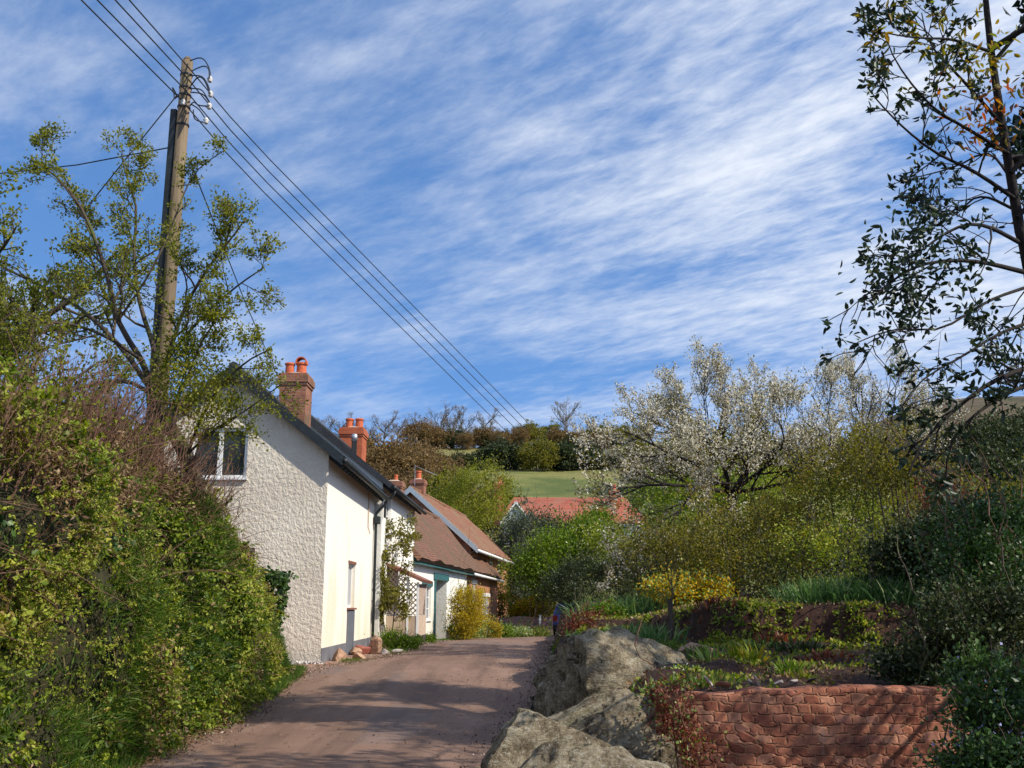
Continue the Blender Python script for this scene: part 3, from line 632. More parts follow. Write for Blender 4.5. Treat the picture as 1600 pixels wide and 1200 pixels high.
def mid_cottage():
    X0, Y0, Z0 = -3.86, 29.68, .25
    r = thing('cottage', 'second white cottage in the row, slate roofed, behind the climber and trellis porch', 'cottage', (X0, Y0, Z0), R(-1.6))
    L, W, EV = 7.8, 4.9, 4.93; ax, AP = -2.3, 6.75
    top = lambda u: np.interp(u, [-W, ax, 0], [EV-.1, AP, EV])
    f = [(.75, 3.45, 1.75, 4.62), (5.6, 3.5, 6.6, 4.6)]
    mb = MB(); wall(mb, (0,0,0), UY, NX, [0, L], lambda u: EV, f, .13, -.4); mb.build('front_wall', MT['white'], r, False)
    for h in f: window(r, (0,0,0), UY, NX, h, .13, 2, 2, 'upvc', True, .06)
    mb = MB(); wall(mb, (0,0,0), UX, NY, [-W, ax, 0], top, [], .1, -.4); wall(mb, (0,L,0), UX, UY, [-W, ax, 0], top, [], .1, -.4); wall(mb, (-W,0,0), UY, -NX, [0, L], lambda u: EV-.1, [], .1, -.4)
    mb.build('end_wall', MT['white'], r, False)
    m = MB(); m.box((0, 0, -.3), (.018, L, .42)); m.build('plinth', MT['plinth_dark'], r, False)
    k = (AP-EV)/2.3; oh = .32; mb = MB()
    slab(mb, (oh, EV-k*oh+.18), (ax, AP+.18), -.12, L+.15, .15); slab(mb, (-W-.3, EV-.1-k*.3+.18), (ax, AP+.18), -.12, L+.15, .15)
    rf = mb.build('roof', MT['slate'], r, False)
    m = MB(); m.tube([(ax, -.12, AP+.17), (ax, L+.15, AP+.17)], .1, 8); m.build('ridge', MT['slate'], rf, False)
    ez = EV-k*oh; m = MB(); m.quad((0, -.1, EV-.01), (oh, -.1, ez+.0), (oh, L+.12, ez+.0), (0, L+.12, EV-.01))
    for yy in np.arange(.2, L, .45): m.bar((.0, yy, EV-.06), (oh-.04, yy, ez-.05), .07, .08)
    m.build('soffit', MT['dark'], r, False)
    gutter(r, [(oh+.05, -.15, ez+.07), (oh+.05, L+.2, ez+.03)], .06, 'dark')
    gutter(r, [(oh+.05, .12, ez+.02), (oh+.0, .12, ez-.12), (.07, .12, ez-.34), (.07, .12, ez-.8)], .036, 'dark', 'downpipe')
    q = to_local(r, P(553, 671, 37)); chimney(r, q.x, q.y, AP-1.3, q.z, .82, .95, 'brick_red', [(-.17, .0, .42, .14, False), (.2, .0, .42, .145, False)])
    m = MB(); m.lathe((-1.35, 2.4, AP-1.2), [(.085, 0), (.085, 1.0), (.10, 1.0), (.10, 1.22), (.03, 1.26)]); m.build('flue_pipe', MT['metal'], r, False, smooth=True)
    # lean-to trellis porch on the front
    y0, y1, xo = 1.35, 3.6, .98; zt, zo = 2.55, 2.02
    p = MB(); p.box((0.005, y0, -.3), (xo, y1, .42)); pl = p.build('porch', MT['plinth_dark'], r, False)
    q = MB(); q.box((.01, y0+.01, .423), (xo-.02, y0+.06, 1.02)); q.box((xo-.06, y0+.07, .423), (xo-.012, y1-.02, 1.02)); q.build('porch_panel', MT['fawn'], pl, False)
    q = MB()
    for c in np.arange(-1.2, 2.6, .155):
        for s in (1, -1):
            pts = []
            for x in np.linspace(.04, xo-.05, 40):
                z = 1.03 + c + s*(x) if s > 0 else 1.03 + c + 1.0 - x
                if 1.03 <= z <= zt-.08-(zt-zo)*x/xo: pts.append((x, z))
            if len(pts) > 1: q.bar((pts[0][0], y0+.035+.012*s, pts[0][1]), (pts[-1][0], y0+.035+.012*s, pts[-1][1]), .01, .032, (0,-1,0)) if False else q.obox(Vector(((pts[0][0]+pts[-1][0])/2, y0+.035+.012*s, (pts[0][1]+pts[-1][1])/2)), Vector((pts[-1][0]-pts[0][0], 0, pts[-1][1]-pts[0][1]))/2, Vector((0,.006,0)), Vector((-(pts[-1][1]-pts[0][1]), 0, pts[-1][0]-pts[0][0])).normalized()*.017)
        for s in (1, -1):
            pts = []
            for y in np.linspace(y0+.1, y1-.05, 60):
                z = 1.03 + c + (y-y0)*s if s > 0 else 1.03 + c + 1.2 - (y-y0)
                if 1.03 <= z <= zo-.03: pts.append((y, z))
            if len(pts) > 1: q.obox(Vector((xo-.035+.012*s, (pts[0][0]+pts[-1][0])/2, (pts[0][1]+pts[-1][1])/2)), Vector((0, pts[-1][0]-pts[0][0], pts[-1][1]-pts[0][1]))/2, Vector((.006,0,0)), Vector((0, -(pts[-1][1]-pts[0][1]), pts[-1][0]-pts[0][0])).normalized()*.017)
    q.build('trellis', MT['timber'], pl, False)
    for x, y, zz in ((xo-.03, y0+.03, zo), (xo-.03, y1-.03, zo), (xo*.66, y0+.03, zo+.16)):
        q = MB(); q.box((x-.035, y-.035, .425), (x+.03, y+.03, zz)); q.build('post', MT['upvc'], pl, False)
    q = MB(); q.obox((xo/2-.0+.05, (y0+y1)/2, (zt+zo)/2+.03), Vector((xo+.22, 0, zo-zt)).normalized()*(xo/2+.16), Vector((0,(y1-y0)/2+.16,0)), Vector((zt-zo,0,xo)).normalized()*.045); q.build('porch_roof', MT['redwood'], pl, False)
mid_cottage()

def low_cottage():
    X0, Y0, Z0 = -3.62, 36.9, .06
    ang = math.degrees(math.atan2(2.6, 27.5))
    r = thing('cottage', 'low long cottage with a sagging mossy brown tiled roof and teal doorway', 'cottage', (X0, Y0, Z0), -R(ang))
    LW, L, W, EV = 14.2, 28.4, 5.0, 3.40; ax, AP = -2.45, 6.15
    h1 = (2.2, .95, 3.9, 2.25); dr = (4.8, .02, 7.9, 2.55)
    mb = MB(); wall(mb, (0,0,0), UY, NX, [0, LW], lambda u: EV, [h1], .14, -.3); 
    mb = MB(); wall(mb, (0,0,0), UY, NX, [0, LW], lambda u: EV, [h1, dr], .5, -.3); mb.build('whitewashed_wall', MT['white'], r, False)
    window(r, (0,0,0), UY, NX, h1, .14, 3, 3, 'upvc', True, .06)
    m = MB(); m.box((-.46, dr[0]+.02, .02), (-.40, dr[0]+1.5, 2.5)); d = m.build('door', MT['teal'], r, False); m = MB(); m.lathe((-.38, dr[0]+1.35, 1.05), [(.035, 0), (.05, .03), (.03, .07)]); m.build('door_knob', MT['metal'], d, False)
    m = MB(); m.box((-.52, dr[0]+1.5, .0), (-.46, dr[2], 2.55)); m.build('passage_shade_sheet', MT['dark'], r, False)  # dark sheet behind the opening, coloured to stand in for the shaded passage interior
    m = MB(); m.box((.004, dr[0]-.35, dr[3]+.004), (.06, dr[2]+.3, dr[3]+.27)); m.build('lintel', MT['teal'], r, False)
    m = MB(); m.box((.004, h1[0]-.3, h1[3]+.004), (.05, h1[2]+.2, h1[3]+.2)); m.build('lintel', MT['teal'], r, False)
    m = MB(); m.box((.002, dr[0]-.16, .0), (.07, dr[0]-.0, dr[3])); m.build('door_jamb', MT['teal'], r, False)
    m = MB(); m.box((0, 0, -.25), (.02, dr[0]-.17, .4)); m.box((0, dr[2], -.25), (.02, LW, .4)); m.build('plinth', MT['plinth_dark'], r, False)
    b1 = (16.4, 1.72, 17.9, 2.62); b2 = (20.6, .55, 24.0, 2.0)
    mb = MB(); wall(mb, (0,0,0), UY, NX, [LW+.12, L], lambda u: EV, [b1, b2], .12, -.3); wall(mb, (0,L,0), UX, UY, [-W, ax, 0], lambda u: np.interp(u, [-W, ax, 0], [EV, AP, EV]), [], .1, -.3)
    mb.build('brick_wall', MT['brick'], r, False)
    for h, nx, ny in ((b1, 3, 2), (b2, 4, 3)):
        window(r, (0,0,0), UY, NX, h, .12, nx, ny, 'upvc', True, .10, .05)
        m = MB(); m.box((.003, h[0]-.2, h[3]+.003), (.04, h[2]+.25, h[3]+.2)); m.build('lintel', MT['upvc'], r, False)
    m = MB(); m.box((-.05, LW, -.3), (.03, LW+.118, EV)); m.build('corner_board', MT['dark'], r, False)
    mb = MB(); wall(mb, (0,0,0), UX, NY, [-W, ax, 0], lambda u: np.interp(u, [-W, ax, 0], [EV, AP, EV]), [], .1, -.3); wall(mb, (-W,0,0), UY, -NX, [0, L], lambda u: EV, [], .1, -.3); mb.build('rear_wall', MT['white'], r, False)
    k = (AP-EV)/2.45; oh = .34; mb = MB(); slab(mb, (oh, EV-k*oh+.22), (ax, AP+.22), .02, L+.15, .2, 1, .16, 51); slab(mb, (-W-.3, EV-k*.3+.22), (ax, AP+.22), .02, L+.15, .2)
    rf = mb.build('roof', MT['tile_brown'], r, False, smooth=False)
    m = MB(); m.tube([(ax, .02, AP+.2), (ax, L*.5, AP+.16), (ax, L+.15, AP+.2)], .13, 8); m.build('ridge', MT['tile_brown'], rf, False)
    ez = EV-k*oh; m = MB(); m.box((.0, .02, ez-.02), (oh-.06, L, ez+.02)); m.build('soffit', MT['teal'], r, False)
    gutter(r, [(oh+.04, LW+.3, ez+.03), (oh+.04, L+.2, ez-.02)], .07, 'upvc')
    gutter(r, [(oh+.04, LW+.4, ez+.0), (oh-.02, LW+.4, ez-.12), (.07, LW+.3, ez-.3), (.07, LW+.3, .1)], .04, 'dark', 'downpipe')
    q = to_local(r, P(616, 753, 47)); chimney(r, q.x, q.y, AP-1.6, q.z, .85, .8, 'brick_dark', [(.08, 0, .34, .09, False)])
low_cottage()

def brick_house():
    X0, Y0, Z0 = -2.32, 57.0, .05
    r = thing('house', 'tall brick house at the far end of the cottage row with a red tiled roof', 'house', (X0, Y0, Z0), -R(6.6))
    L, W, EV = 19.2, 7.0, 4.85; ax, AP = -3.5, 7.95
    top = lambda u: np.interp(u, [-W, ax, 0], [EV, AP, EV])
    f = [(7.6, 3.75, 9.6, 4.72), (11.8, 3.75, 13.6, 4.72)]
    mb = MB(); wall(mb, (0,0,0), UY, NX, [0, L], lambda u: EV, f, .12, -.3); wall(mb, (0,0,0), UX, NY, [-W, ax, 0], top, [], .1, -.3); wall(mb, (0,L,0), UX, UY, [-W, ax, 0], top, [], .1, -.3); wall(mb, (-W,0,0), UY, -NX, [0, L], lambda u: EV, [], .1, -.3)
    mb.build('wall', MT['brick'], r, False)
    for h in f: window(r, (0,0,0), UY, NX, h, .12, 2, 2, 'upvc', True, .16, .08)
    k = (AP-EV)/3.5; oh = .42; mb = MB(); slab(mb, (oh, EV-k*oh+.2), (ax, AP+.2), -.3, L+.35, .16, 1, .10, 57); slab(mb, (-W-.4, EV-k*.4+.2), (ax, AP+.2), -.3, L+.35, .16)
    rf = mb.build('roof', MT['tile_red'], r, False)
    m = MB(); m.tube([(ax, -.3, AP+.18), (ax, L+.35, AP+.18)], .13, 8); m.build('ridge', MT['tile_red'], rf, False)
    m = MB()
    for ex in (oh, -W-.4):
        a = (ex, EV-k*.42+.08); b = (ax, AP+.08); d = .17
        m.add([(a[0],-.38,a[1]+d),(b[0],-.38,b[1]+d),(b[0],-.38,b[1]-d),(a[0],-.38,a[1]-d),(a[0],-.31,a[1]+d),(b[0],-.31,b[1]+d),(b[0],-.31,b[1]-d),(a[0],-.31,a[1]-d)], [(0,1,2,3),(7,6,5,4),(0,4,5,1),(1,5,6,2),(2,6,7,3),(3,7,4,0)])
    bb = m.build('bargeboard', MT['render_blue'], r, False)
    ez = EV-k*oh; gutter(r, [(oh+.05, -.3, ez+.05), (oh+.05, L+.35, ez+.0)], .09, 'upvc')
    m = MB(); m.box((.0, -.2, ez-.03), (oh-.05, L, ez+.02)); m.build('soffit', MT['dark'], r, False)
    q = to_local(r, P(654, 750, 60)); chimney(r, q.x, q.y, AP-2.2, q.z, .80, .8, 'brick_dark', [(0, 0, .55, .17, False)])
    m = MB(); m.tube([(ax+.2, -.1, AP+.3), (ax+.2, -.1, AP+1.5)], .012, 6); m.tube([(ax+.2, -.1, AP+1.45), (ax+1.4, .4, AP+.95)], .012, 6)
    for q in range(6): m.tube([(ax+.4+.16*q, -.35+.08*q, AP+1.37-.075*q), (ax+.4+.16*q, .35+.08*q, AP+1.37-.075*q)], .012, 5)
    m.build('aerial', MT['metal'], r, False)
brick_house()

def far_house():
    D = 102; a = P(880, 812, D); Z0 = gz1(a.x, D) - .3
    r = thing('house', 'far house with a broad orange red tiled roof above the dark trees', 'house', (a.x, D, Z0))
    rz = P(870, 770, D).z - Z0; ez = P(870, 818, D).z - Z0; hl = 9.0
    x0, x1 = P(776, 815, D).x - a.x, P(1015, 815, D).x - a.x; rx0, rx1 = P(803, 771, D).x - a.x, P(985, 771, D).x - a.x
    mb = MB(); mb.box((x0+.4, .0, 0), (x1-.4, hl, ez-.05)); mb.build('wall', MT['render_blue'], r, False)
    A = [(x0,-.5,ez),(x1,-.5,ez),(x1,hl+.5,ez),(x0,hl+.5,ez),(rx0,hl/2,rz),(rx1,hl/2,rz)]
    mb = MB(); mb.add(A, [(0,1,5,4),(1,2,5),(2,3,4,5),(3,0,4),(3,2,1,0)]); rf = mb.build('roof', MT['tile_orange'], r, False)
    g0, g1, gp = P(786, 812, D).x - a.x, P(828, 812, D).x - a.x, P(806, 788, D); gx = gp.x - a.x; gz_ = gp.z - Z0
    mb = MB(); mb.add([(g0, -1.2, ez-.1), (g1, -1.2, ez-.1), (gx, -1.2, gz_-.1), (g0, 3.5, ez-.1), (g1, 3.5, ez-.1), (gx, 3.5, gz_-.1)], [(0,1,2),(0,3,4,1),(1,4,5,2),(2,5,3,0)]); dg = mb.build('dormer', MT['render_blue'], r, False)
    mb = MB(); mb.box((g0, -1.1, 0), (g1, -.01, ez-.1)); mb.build('dormer_wall', MT['render_blue'], r, False)
    mb = MB()
    for e in (g0-.25, g1+.25): mb.obox(((e+gx)/2, .9, (ez-.2+gz_)/2+.1), Vector((gx-e, 0, gz_-ez+.2))/2, (0, 2.4, 0), Vector((-(gz_-ez), 0, gx-e)).normalized()*.09)
    mb.build('dormer_roof', MT['upvc'], dg, False)
    for px, top in ((780, 752), (962, 764)):
        q = P(px, top, D+1); c = chimney(r, q.x-a.x, 2.8, ez, q.z-Z0, 1.0, 1.0, 'brick_red', [(0, 0, .7, .25, False)])
far_house()
def side_house(name, label, x, y, w, d, h, rh, wm, rm):
    r = thing(name, label, 'house', (x, y, gz1(x, y)-.2), R(12))
    mb = MB(); mb.box((-w/2, 0, 0), (w/2, d, h)); mb.add([(-w/2,0,h),(-w/2,d,h),(-w/2,d/2,h+rh-.1),(w/2,0,h),(w/2,d,h),(w/2,d/2,h+rh-.1)], [(0,1,2),(5,4,3)]); mb.build('wall', MT[wm], r, False)
    mb = MB()
    for sg in (0, 1): mb.add([(-w/2-.3, -.3 if sg == 0 else d+.3, h-.2), (w/2+.3, -.3 if sg == 0 else d+.3, h-.2), (w/2+.3, d/2, h+rh), (-w/2-.3, d/2, h+rh)], [(0,1,2,3)])
    rf = mb.build('roof', MT[rm], r, False); m = rf.modifiers.new('thick', 'SOLIDIFY'); m.thickness = .15
    for k in (-.28, .22):
        m = MB(); m.box((w*k-.6, -.05, h*.45), (w*k+.6, .05, h*.45+1.2)); wn = m.build('window', MT['upvc'], r, False); m = MB(); m.box((w*k-.5, -.07, h*.45+.1), (w*k+.5, -.055, h*.45+1.1)); m.build('pane', MT['glass'], wn, False)
    chimney(r, w*.3, d/2, h+rh-.8, h+rh+1.1, .8, .7, 'brick_dark', [(0, 0, .5, .16, False)])
side_house('house', 'pale house with a grey slate roof glimpsed through the bushes on the right', 27.5, 60, 12, 7, 4.2, 2.4, 'fawn', 'slab')

def low_stone_wall():
    ys = 61.5; mb = MB(); xs = np.linspace(-.75, 2.45, 14)
    t = [.88 + .05*math.sin(x*3) for x in xs]
    for i in range(13): mb.add([(xs[i],ys,-.1),(xs[i+1],ys,-.1),(xs[i+1],ys,t[i+1]),(xs[i],ys,t[i]),(xs[i],ys+.4,-.1),(xs[i+1],ys+.4,-.1),(xs[i+1],ys+.4,t[i+1]),(xs[i],ys+.4,t[i])], [(0,1,2,3),(7,6,5,4),(3,2,6,7)])
    mb.add([(xs[-1],ys,-.1),(xs[-1],ys+.4,-.1),(xs[-1],ys+.4,t[-1]),(xs[-1],ys,t[-1])], [(0,1,2,3)])
    tag(mb.build('stone_wall', MT['rubblewall']), 'low rubble stone wall across the end of the lane', 'wall')
    mb = MB(); mb.box((1.62, ys-.2, 0), (1.74, ys-.08, .95)); mb.box((1.6, ys-.22, .95), (1.76, ys-.06, 1.0)); tag(mb.build('gate_post', MT['upvc'], bevel=.01), 'slim white post against the low rubble wall', 'post')
low_stone_wall()

# ------------------------------------------------------------------ rocks
def vnoise3(V, s, seed):
    q = V*s + seed*3.7; i = np.floor(q); f = q - i; f = f*f*(3-2*f)
    def h(a): v = np.sin(a[:, 0]*127.1 + a[:, 1]*311.7 + a[:, 2]*74.7 + seed*11.3)*43758.5453; return v - np.floor(v)
    r = 0
    for dx in (0, 1):
        for dy in (0, 1):
            for dz in (0, 1): r = r + h(i + np.array([dx, dy, dz])) * (f[:, 0] if dx else 1-f[:, 0]) * (f[:, 1] if dy else 1-f[:, 1]) * (f[:, 2] if dz else 1-f[:, 2])
    return r - .5
def rock(name, c, r, seed, m, label, cat='rock', group=None, cuts=9, rough=.05, tilt=(0,0,0), sub=5, planes=(), deep=.62):
    import bmesh
    rg = np.random.default_rng(seed); bm = bmesh.new(); bmesh.ops.create_icosphere(bm, subdivisions=sub, radius=1.0)
    V = np.array([v.co[:] for v in bm.verts]); me = bpy.data.meshes.new(name)
    pl = [(np.array(p[0], float)/np.linalg.norm(p[0]), p[1]) for p in planes]
    for i in range(cuts):
        n = rg.normal(size=3); n /= np.linalg.norm(n); pl.append((n, rg.uniform(deep, .9)))
    for n, d in pl:
        e = V @ n - d; V = V - np.outer(np.where(e > 0, e * .97, 0), n)
    for s, a, rd in ((1.4, 1.5, 0), (2.7, 1.3, 1), (5.5, .75, 1), (11, .42, 1), (22, .22, 0)):
        k = vnoise3(V, s, seed); k = (.22 - np.abs(k)) * 1.5 if rd else k
        V = V * (1 + k*rough*a*1.7)[:, None]
    M = np.array(Matrix.Rotation(tilt[2], 3, 'Z') @ Matrix.Rotation(tilt[1], 3, 'Y') @ Matrix.Rotation(tilt[0], 3, 'X'))
    V = (V * np.array(r)) @ M.T
    for v, q in zip(bm.verts, V): v.co = q
    bm.to_mesh(me); bm.free()
    for p in me.polygons: p.use_smooth = sub > 4
    o = bpy.data.objects.new(name, me); COL.objects.link(o); me.materials.append(MT[m]); o.location = c
    return tag(o, label, cat, group)
def rocks():
    B = 'boulders edging the lane'
    rock('boulder', (.66, 6.75, .17), (.76, .66, .62), 11, 'boulder', 'grey boulder at the bottom edge of the picture, in front of the other boulders', 'boulder', B, 6, .055, (.1, .20, .1), 6, [((.1,-.4,1), .74), ((-.8,-.2,.5), .85)])
    rock('boulder', (.30, 7.62, .27), (.66, .42, .58), 12, 'boulder', 'boulder with a slanting flat face and pale tip, beside the lane at the bottom', 'boulder', B, 4, .045, (-.25, .46, .05), 6, [((0,0,1), .72), ((-1,0,.1), .78), ((-.3,-.9,.2), .72)])
    rock('boulder', (1.08, 8.95, -.10), (1.02, .74, 1.06), 13, 'boulder', 'broad domed lichened boulder in the middle of the boulder pile', 'boulder', B, 5, .06, (0, .16, 0), 6, [((.5,-.15,.9), .84), ((-.1,-.9,.45), .72), ((-.6,-.2,.8), .84)])
    rock('boulder', (1.30, 11.5, .30), (1.08, .80, 1.12), 14, 'boulder', 'tall craggy boulder at the back of the pile with a dark cleft', 'boulder', B, 5, .085, (0, .10, .1), 6, [((.72,-.1,.62), .78), ((-.95,-.3,.1), .74), ((-.1,-.97,.2), .74), ((-.3,.1,1), .86)])
    rock('boulder', (.92, 13.3, .78), (.42, .5, .26), 15, 'boulder', 'small flat boulder behind the tall craggy one', 'boulder', B, 6, .06, (0, .2, .3), 4)
    rock('boulder', (.66, 14.6, .62), (.3, .4, .30), 16, 'boulder', 'smallest grey boulder at the lane edge below the brown bank end', 'boulder', B, 6, .06, (0, .1, .9), 4)
    G = 'loose stones at the cottage foot'
    S = [(545,1036,.22,.17,.20,'rubble','upright tan stone nearest the cottage corner'),(568,1028,.24,.2,.15,'rubble','flat tan stone second from the cottage corner'),(574,1038,.23,.18,.15,'rubble','squat tan stone at the gravel edge in front of the others'),
         (577,1018,.30,.22,.19,'rubble_red','dark red stone lying below the downpipe'),(600,1021,.24,.2,.31,'rubble','tallest tan standing stone of the row beside the green shrub'),(587,1026,.16,.14,.12,'rubble','small tan stone tucked between the red stone and the tall one'),
         (613,1022,.17,.13,.10,'slab','small pale stone right of the tall standing stone'),(526,1040,.16,.14,.10,'rubble','tiny tan stone lowest at the plinth end'),(628,1021,.25,.16,.07,'slab','low flat grey stone under the green shrub')]
    for i, (px, py, a, b, c, m, lab) in enumerate(S):
        D = 22.9 + i*.12 if py > 1030 else 25.5 + i*.1
        X = (px - 800) / FPX * D * 1.02; z = gz1(X, D)
        rock('stone', (X, D, z + c*.55), (a, b, c), 70+i, m, lab, 'stone', G, 13, .05, (0, .1*(i % 3 - 1), i*1.3), 4, (), .42)
    G = 'slate pieces on the wall top'
    for i, (px, py, D, a, b, c, tl, m, lab) in enumerate([(1109,1067,8.75,.07,.012,.03,.75,'slab','thin grey slate piece leaning at the left on the wall top'),(1130,1070,8.75,.065,.04,.02,.15,'rubble','flat pinkish stone piece beside the leaning slate on the wall top'),
        (1172,1066,8.8,.03,.01,.05,.5,'slate','dark slate splinter standing in the soil at the middle of the wall top'),(1184,1066,8.75,.075,.010,.018,.85,'slab','long slanting grey slate piece right of the dark splinter'),(1217,1067,8.75,.03,.03,.035,.2,'slab','small pale stone alone on the wall top'),
        (1240,1066,8.75,.04,.03,.035,.4,'slab','rounded grey stone left of the wide slate heap'),(1266,1063,8.75,.09,.04,.035,.05,'slate','wide low dark slate piece at the right of the wall top')]):
        p = P(px, py, D); rock('slate_piece', (p.x, D, max(p.z, gdz(p.x, D)+c*.3)), (a*1.1, b*1.6, c*.45), 90+i, m, lab, 'stone', G, 9, .03, (-.5, tl + .1, .2*i), 3, (), .4)
    rock('ledge_stone', (2.42, 13.4, 1.02), (.30, .16, .12), 99, 'rubble', 'tan ledge stone in the garden bed below the thin stake', 'stone', None, 8, .05, (0, .18, .1), 4)
rocks()

# ------------------------------------------------------------------ foliage engine
def unit(a): return a / np.maximum(np.linalg.norm(a, axis=-1, keepdims=True), 1e-9)
def leaf_geo(c, d, s, L, W, fold=.25):
    n = np.cross(d, s); L = np.asarray(L)[:, None]; W = np.asarray(W)[:, None]
    mid = c + d*L*.45 + n*W*fold
    V = np.stack([c, mid + s*W*.5, c + d*L - n*W*fold*.4, mid - s*W*.5], 1).reshape(-1, 3)
    return V, np.arange(len(V)).reshape(-1, 4)
def oval_geo(c, d, s, L, W, fold=.25):
    n = np.cross(d, s); L = np.asarray(L)[:, None]; W = np.asarray(W)[:, None]
    m1 = c + d*L*.28 + n*W*fold; m2 = c + d*L*.66 + n*W*fold*.7
    V = np.stack([c, m1 + s*W*.46, m2 + s*W*.40, c + d*L - n*W*fold*.5, m2 - s*W*.40, m1 - s*W*.46], 1).reshape(-1, 3)
    i = np.arange(len(c))[:, None]*6; return V, np.concatenate([i + np.array([[0, 1, 2, 3]]), i + np.array([[0, 3, 4, 5]])])
def leaves(name, c, d, L, W, mat, parent, rnd, rg, fold=.25, flat=None, oval=False):
    d = unit(d); a = rg.normal(size=d.shape)
    if flat is not None: a = np.cross(d, np.array([0, 0, 1.0])) + a * flat
    s = unit(np.cross(d, np.cross(a, d))); L = np.broadcast_to(L, len(c)) * rg.uniform(.65, 1.25, len(c)); W = np.broadcast_to(W, len(c)) * rg.uniform(.7, 1.2, len(c))
    if oval: V, F = oval_geo(c, d, s, L, W, fold); return np_mesh(name, V, F, MT[mat], parent, np.tile(np.clip(rnd, 0, 1), 2))
    V, F = leaf_geo(c, d, s, L, W, fold); return np_mesh(name, V, F, MT[mat], parent, np.clip(rnd, 0, 1))
def clumps(rg, blobs, K, per, cr, shell=.5, bias=.15):
    """positions, outward directions, tone of leaves gathered in clumps through a set of ellipsoids"""
    w = np.array([b[1][0]*b[1][1] + b[1][1]*b[1][2] + b[1][0]*b[1][2] for b in blobs]); idx = rg.choice(len(blobs), K, p=w/w.sum())
    C0 = np.array([b[0] for b in blobs], float)[idx]; R0 = np.array([b[1] for b in blobs], float)[idx]
    n = unit(rg.normal(size=(K, 3)) + np.array([0, 0, bias])); rad = shell + (1.06 - shell) * rg.random(K)**.6
    lump = 1 + .16*np.sin(n[:, 0]*5 + idx*2.1 + C0[:, 0]) + .12*np.sin(n[:, 2]*7 + n[:, 1]*4 + idx)
    cc = C0 + n * R0 * (rad * lump)[:, None]
    cnt = rg.poisson(per, K); ii = np.repeat(np.arange(K), cnt); sz = np.exp(rg.normal(size=K)*.42)
    p = cc[ii] + rg.normal(size=(len(ii), 3)) * np.array([1, 1, .72]) * cr * sz[ii][:, None]
    tone = np.clip(.40*rg.random(K)[ii] + .40*rg.random(len(ii)) + .1 + .45*fnoise(p[:, 0] + p[:, 1]*.6, p[:, 2], .35/max(cr, .05)*.5, K % 17, 2), 0, 1)
    dirs = n[ii] * .7 + rg.normal(size=p.shape) * .75 + np.array([0, 0, .15])
    return p, dirs, tone
def tubes(name, chains, mat, parent, sides=5):
    V = []; F = []; n0 = 0
    ang = np.arange(sides) * 2*math.pi / sides; ca, sa = np.cos(ang)[None, :, None], np.sin(ang)[None, :, None]
    for pts, rad in chains:
        pts = np.asarray(pts, float); k = len(pts); t = unit(np.gradient(pts, axis=0))
        ref = np.array([.31, .87, .38]); a = unit(np.cross(t, ref)); b = np.cross(t, a)
        V.append((pts[:, None] + (a[:, None]*ca + b[:, None]*sa) * np.asarray(rad)[:, None, None]).reshape(-1, 3))
        i = n0 + np.arange(k*sides).reshape(k, sides); j = np.roll(i, -1, 1)
        F.append(np.stack([i[:-1], j[:-1], j[1:], i[1:]], -1).reshape(-1, 4)); n0 += k*sides
    return np_mesh(name, np.concatenate(V), np.concatenate(F), MT[mat], parent, smooth=True)
def wander(rg, p, d, L, n, wob, up):
    pts = [np.array(p, float)]; d = np.array(d, float); d /= np.linalg.norm(d)
    for i in range(n):
        d = d + rg.normal(size=3) * wob + np.array([0, 0, up]); d /= np.linalg.norm(d); pts.append(pts[-1] + d * L / n)
    return np.array(pts)
def perp(rg, d, ang):
    a = rg.normal(size=3); a = a - d * a.dot(d); a /= np.linalg.norm(a); return d*math.cos(ang) + a*math.sin(ang)
TAPER = [.78]
def grow(rg, limb, r0, r1, spec, chains, tips, lvl=0):
    """limb: polyline. spec: per level (count, length, angle, wobble, up, t0). the last level's twigs go to tips"""
    n = len(limb); chains.append((limb, np.linspace(r0, r1, n)))
    if lvl >= len(spec): tips.append(limb); return
    cnt, ln, ang, wob, up, t0 = spec[lvl]
    seg = np.linalg.norm(np.diff(limb, axis=0), axis=1); cum = np.concatenate([[0], np.cumsum(seg)])
    for k in range(cnt):
        t = t0 + (1 - t0) * (k + rg.uniform(.1, .9)) / cnt; s = t * cum[-1]
        p = np.array([np.interp(s, cum, limb[:, j]) for j in range(3)]); i = min(np.searchsorted(cum, s), n-1); d = unit(limb[i] - limb[max(i-1, 0)])
        l = ln * rg.uniform(.55, 1.25) * (1.15 - TAPER[0]*t); r = max((r0 + (r1-r0)*t) * .6, .004)
        grow(rg, wander(rg, p, perp(rg, d, ang*rg.uniform(.6, 1.3)), l, 5 if l > .5 else 3, wob, up), r, max(r*.4, .0025), spec, chains, tips, lvl+1)
    if lvl == len(spec) - 1 or True: tips.append(limb[-2:])
def smooth_line(pts, n):
    pts = np.array(pts, float)
    for _ in range(2):
        q = [pts[0]]
        for a, b in zip(pts[:-1], pts[1:]): q += [a*.75 + b*.25, a*.25 + b*.75]
        pts = np.array(q + [pts[-1]])
    d = np.concatenate([[0], np.cumsum(np.linalg.norm(np.diff(pts, axis=0), axis=1))]); s = np.linspace(0, d[-1], n)
    return np.stack([np.interp(s, d, pts[:, j]) for j in range(3)], -1)
def along(rg, tips, dens, t0=.2):
    """points, directions along twigs, dens per metre"""
    Ps = []; Ds = []
    for l in tips:
        L = np.linalg.norm(np.diff(l, axis=0), axis=1).sum(); m = rg.poisson(max(L*dens, 1.0))
        if m == 0: continue
        t = t0 + (1-t0)*rg.random(m)**.7; f = t*(len(l)-1); i = np.minimum(f.astype(int), len(l)-2); w = (f-i)[:, None]
        Ps.append(l[i]*(1-w) + l[i+1]*w); Ds.append(unit(l[i+1]-l[i]))
    return np.concatenate(Ps), np.concatenate(Ds)

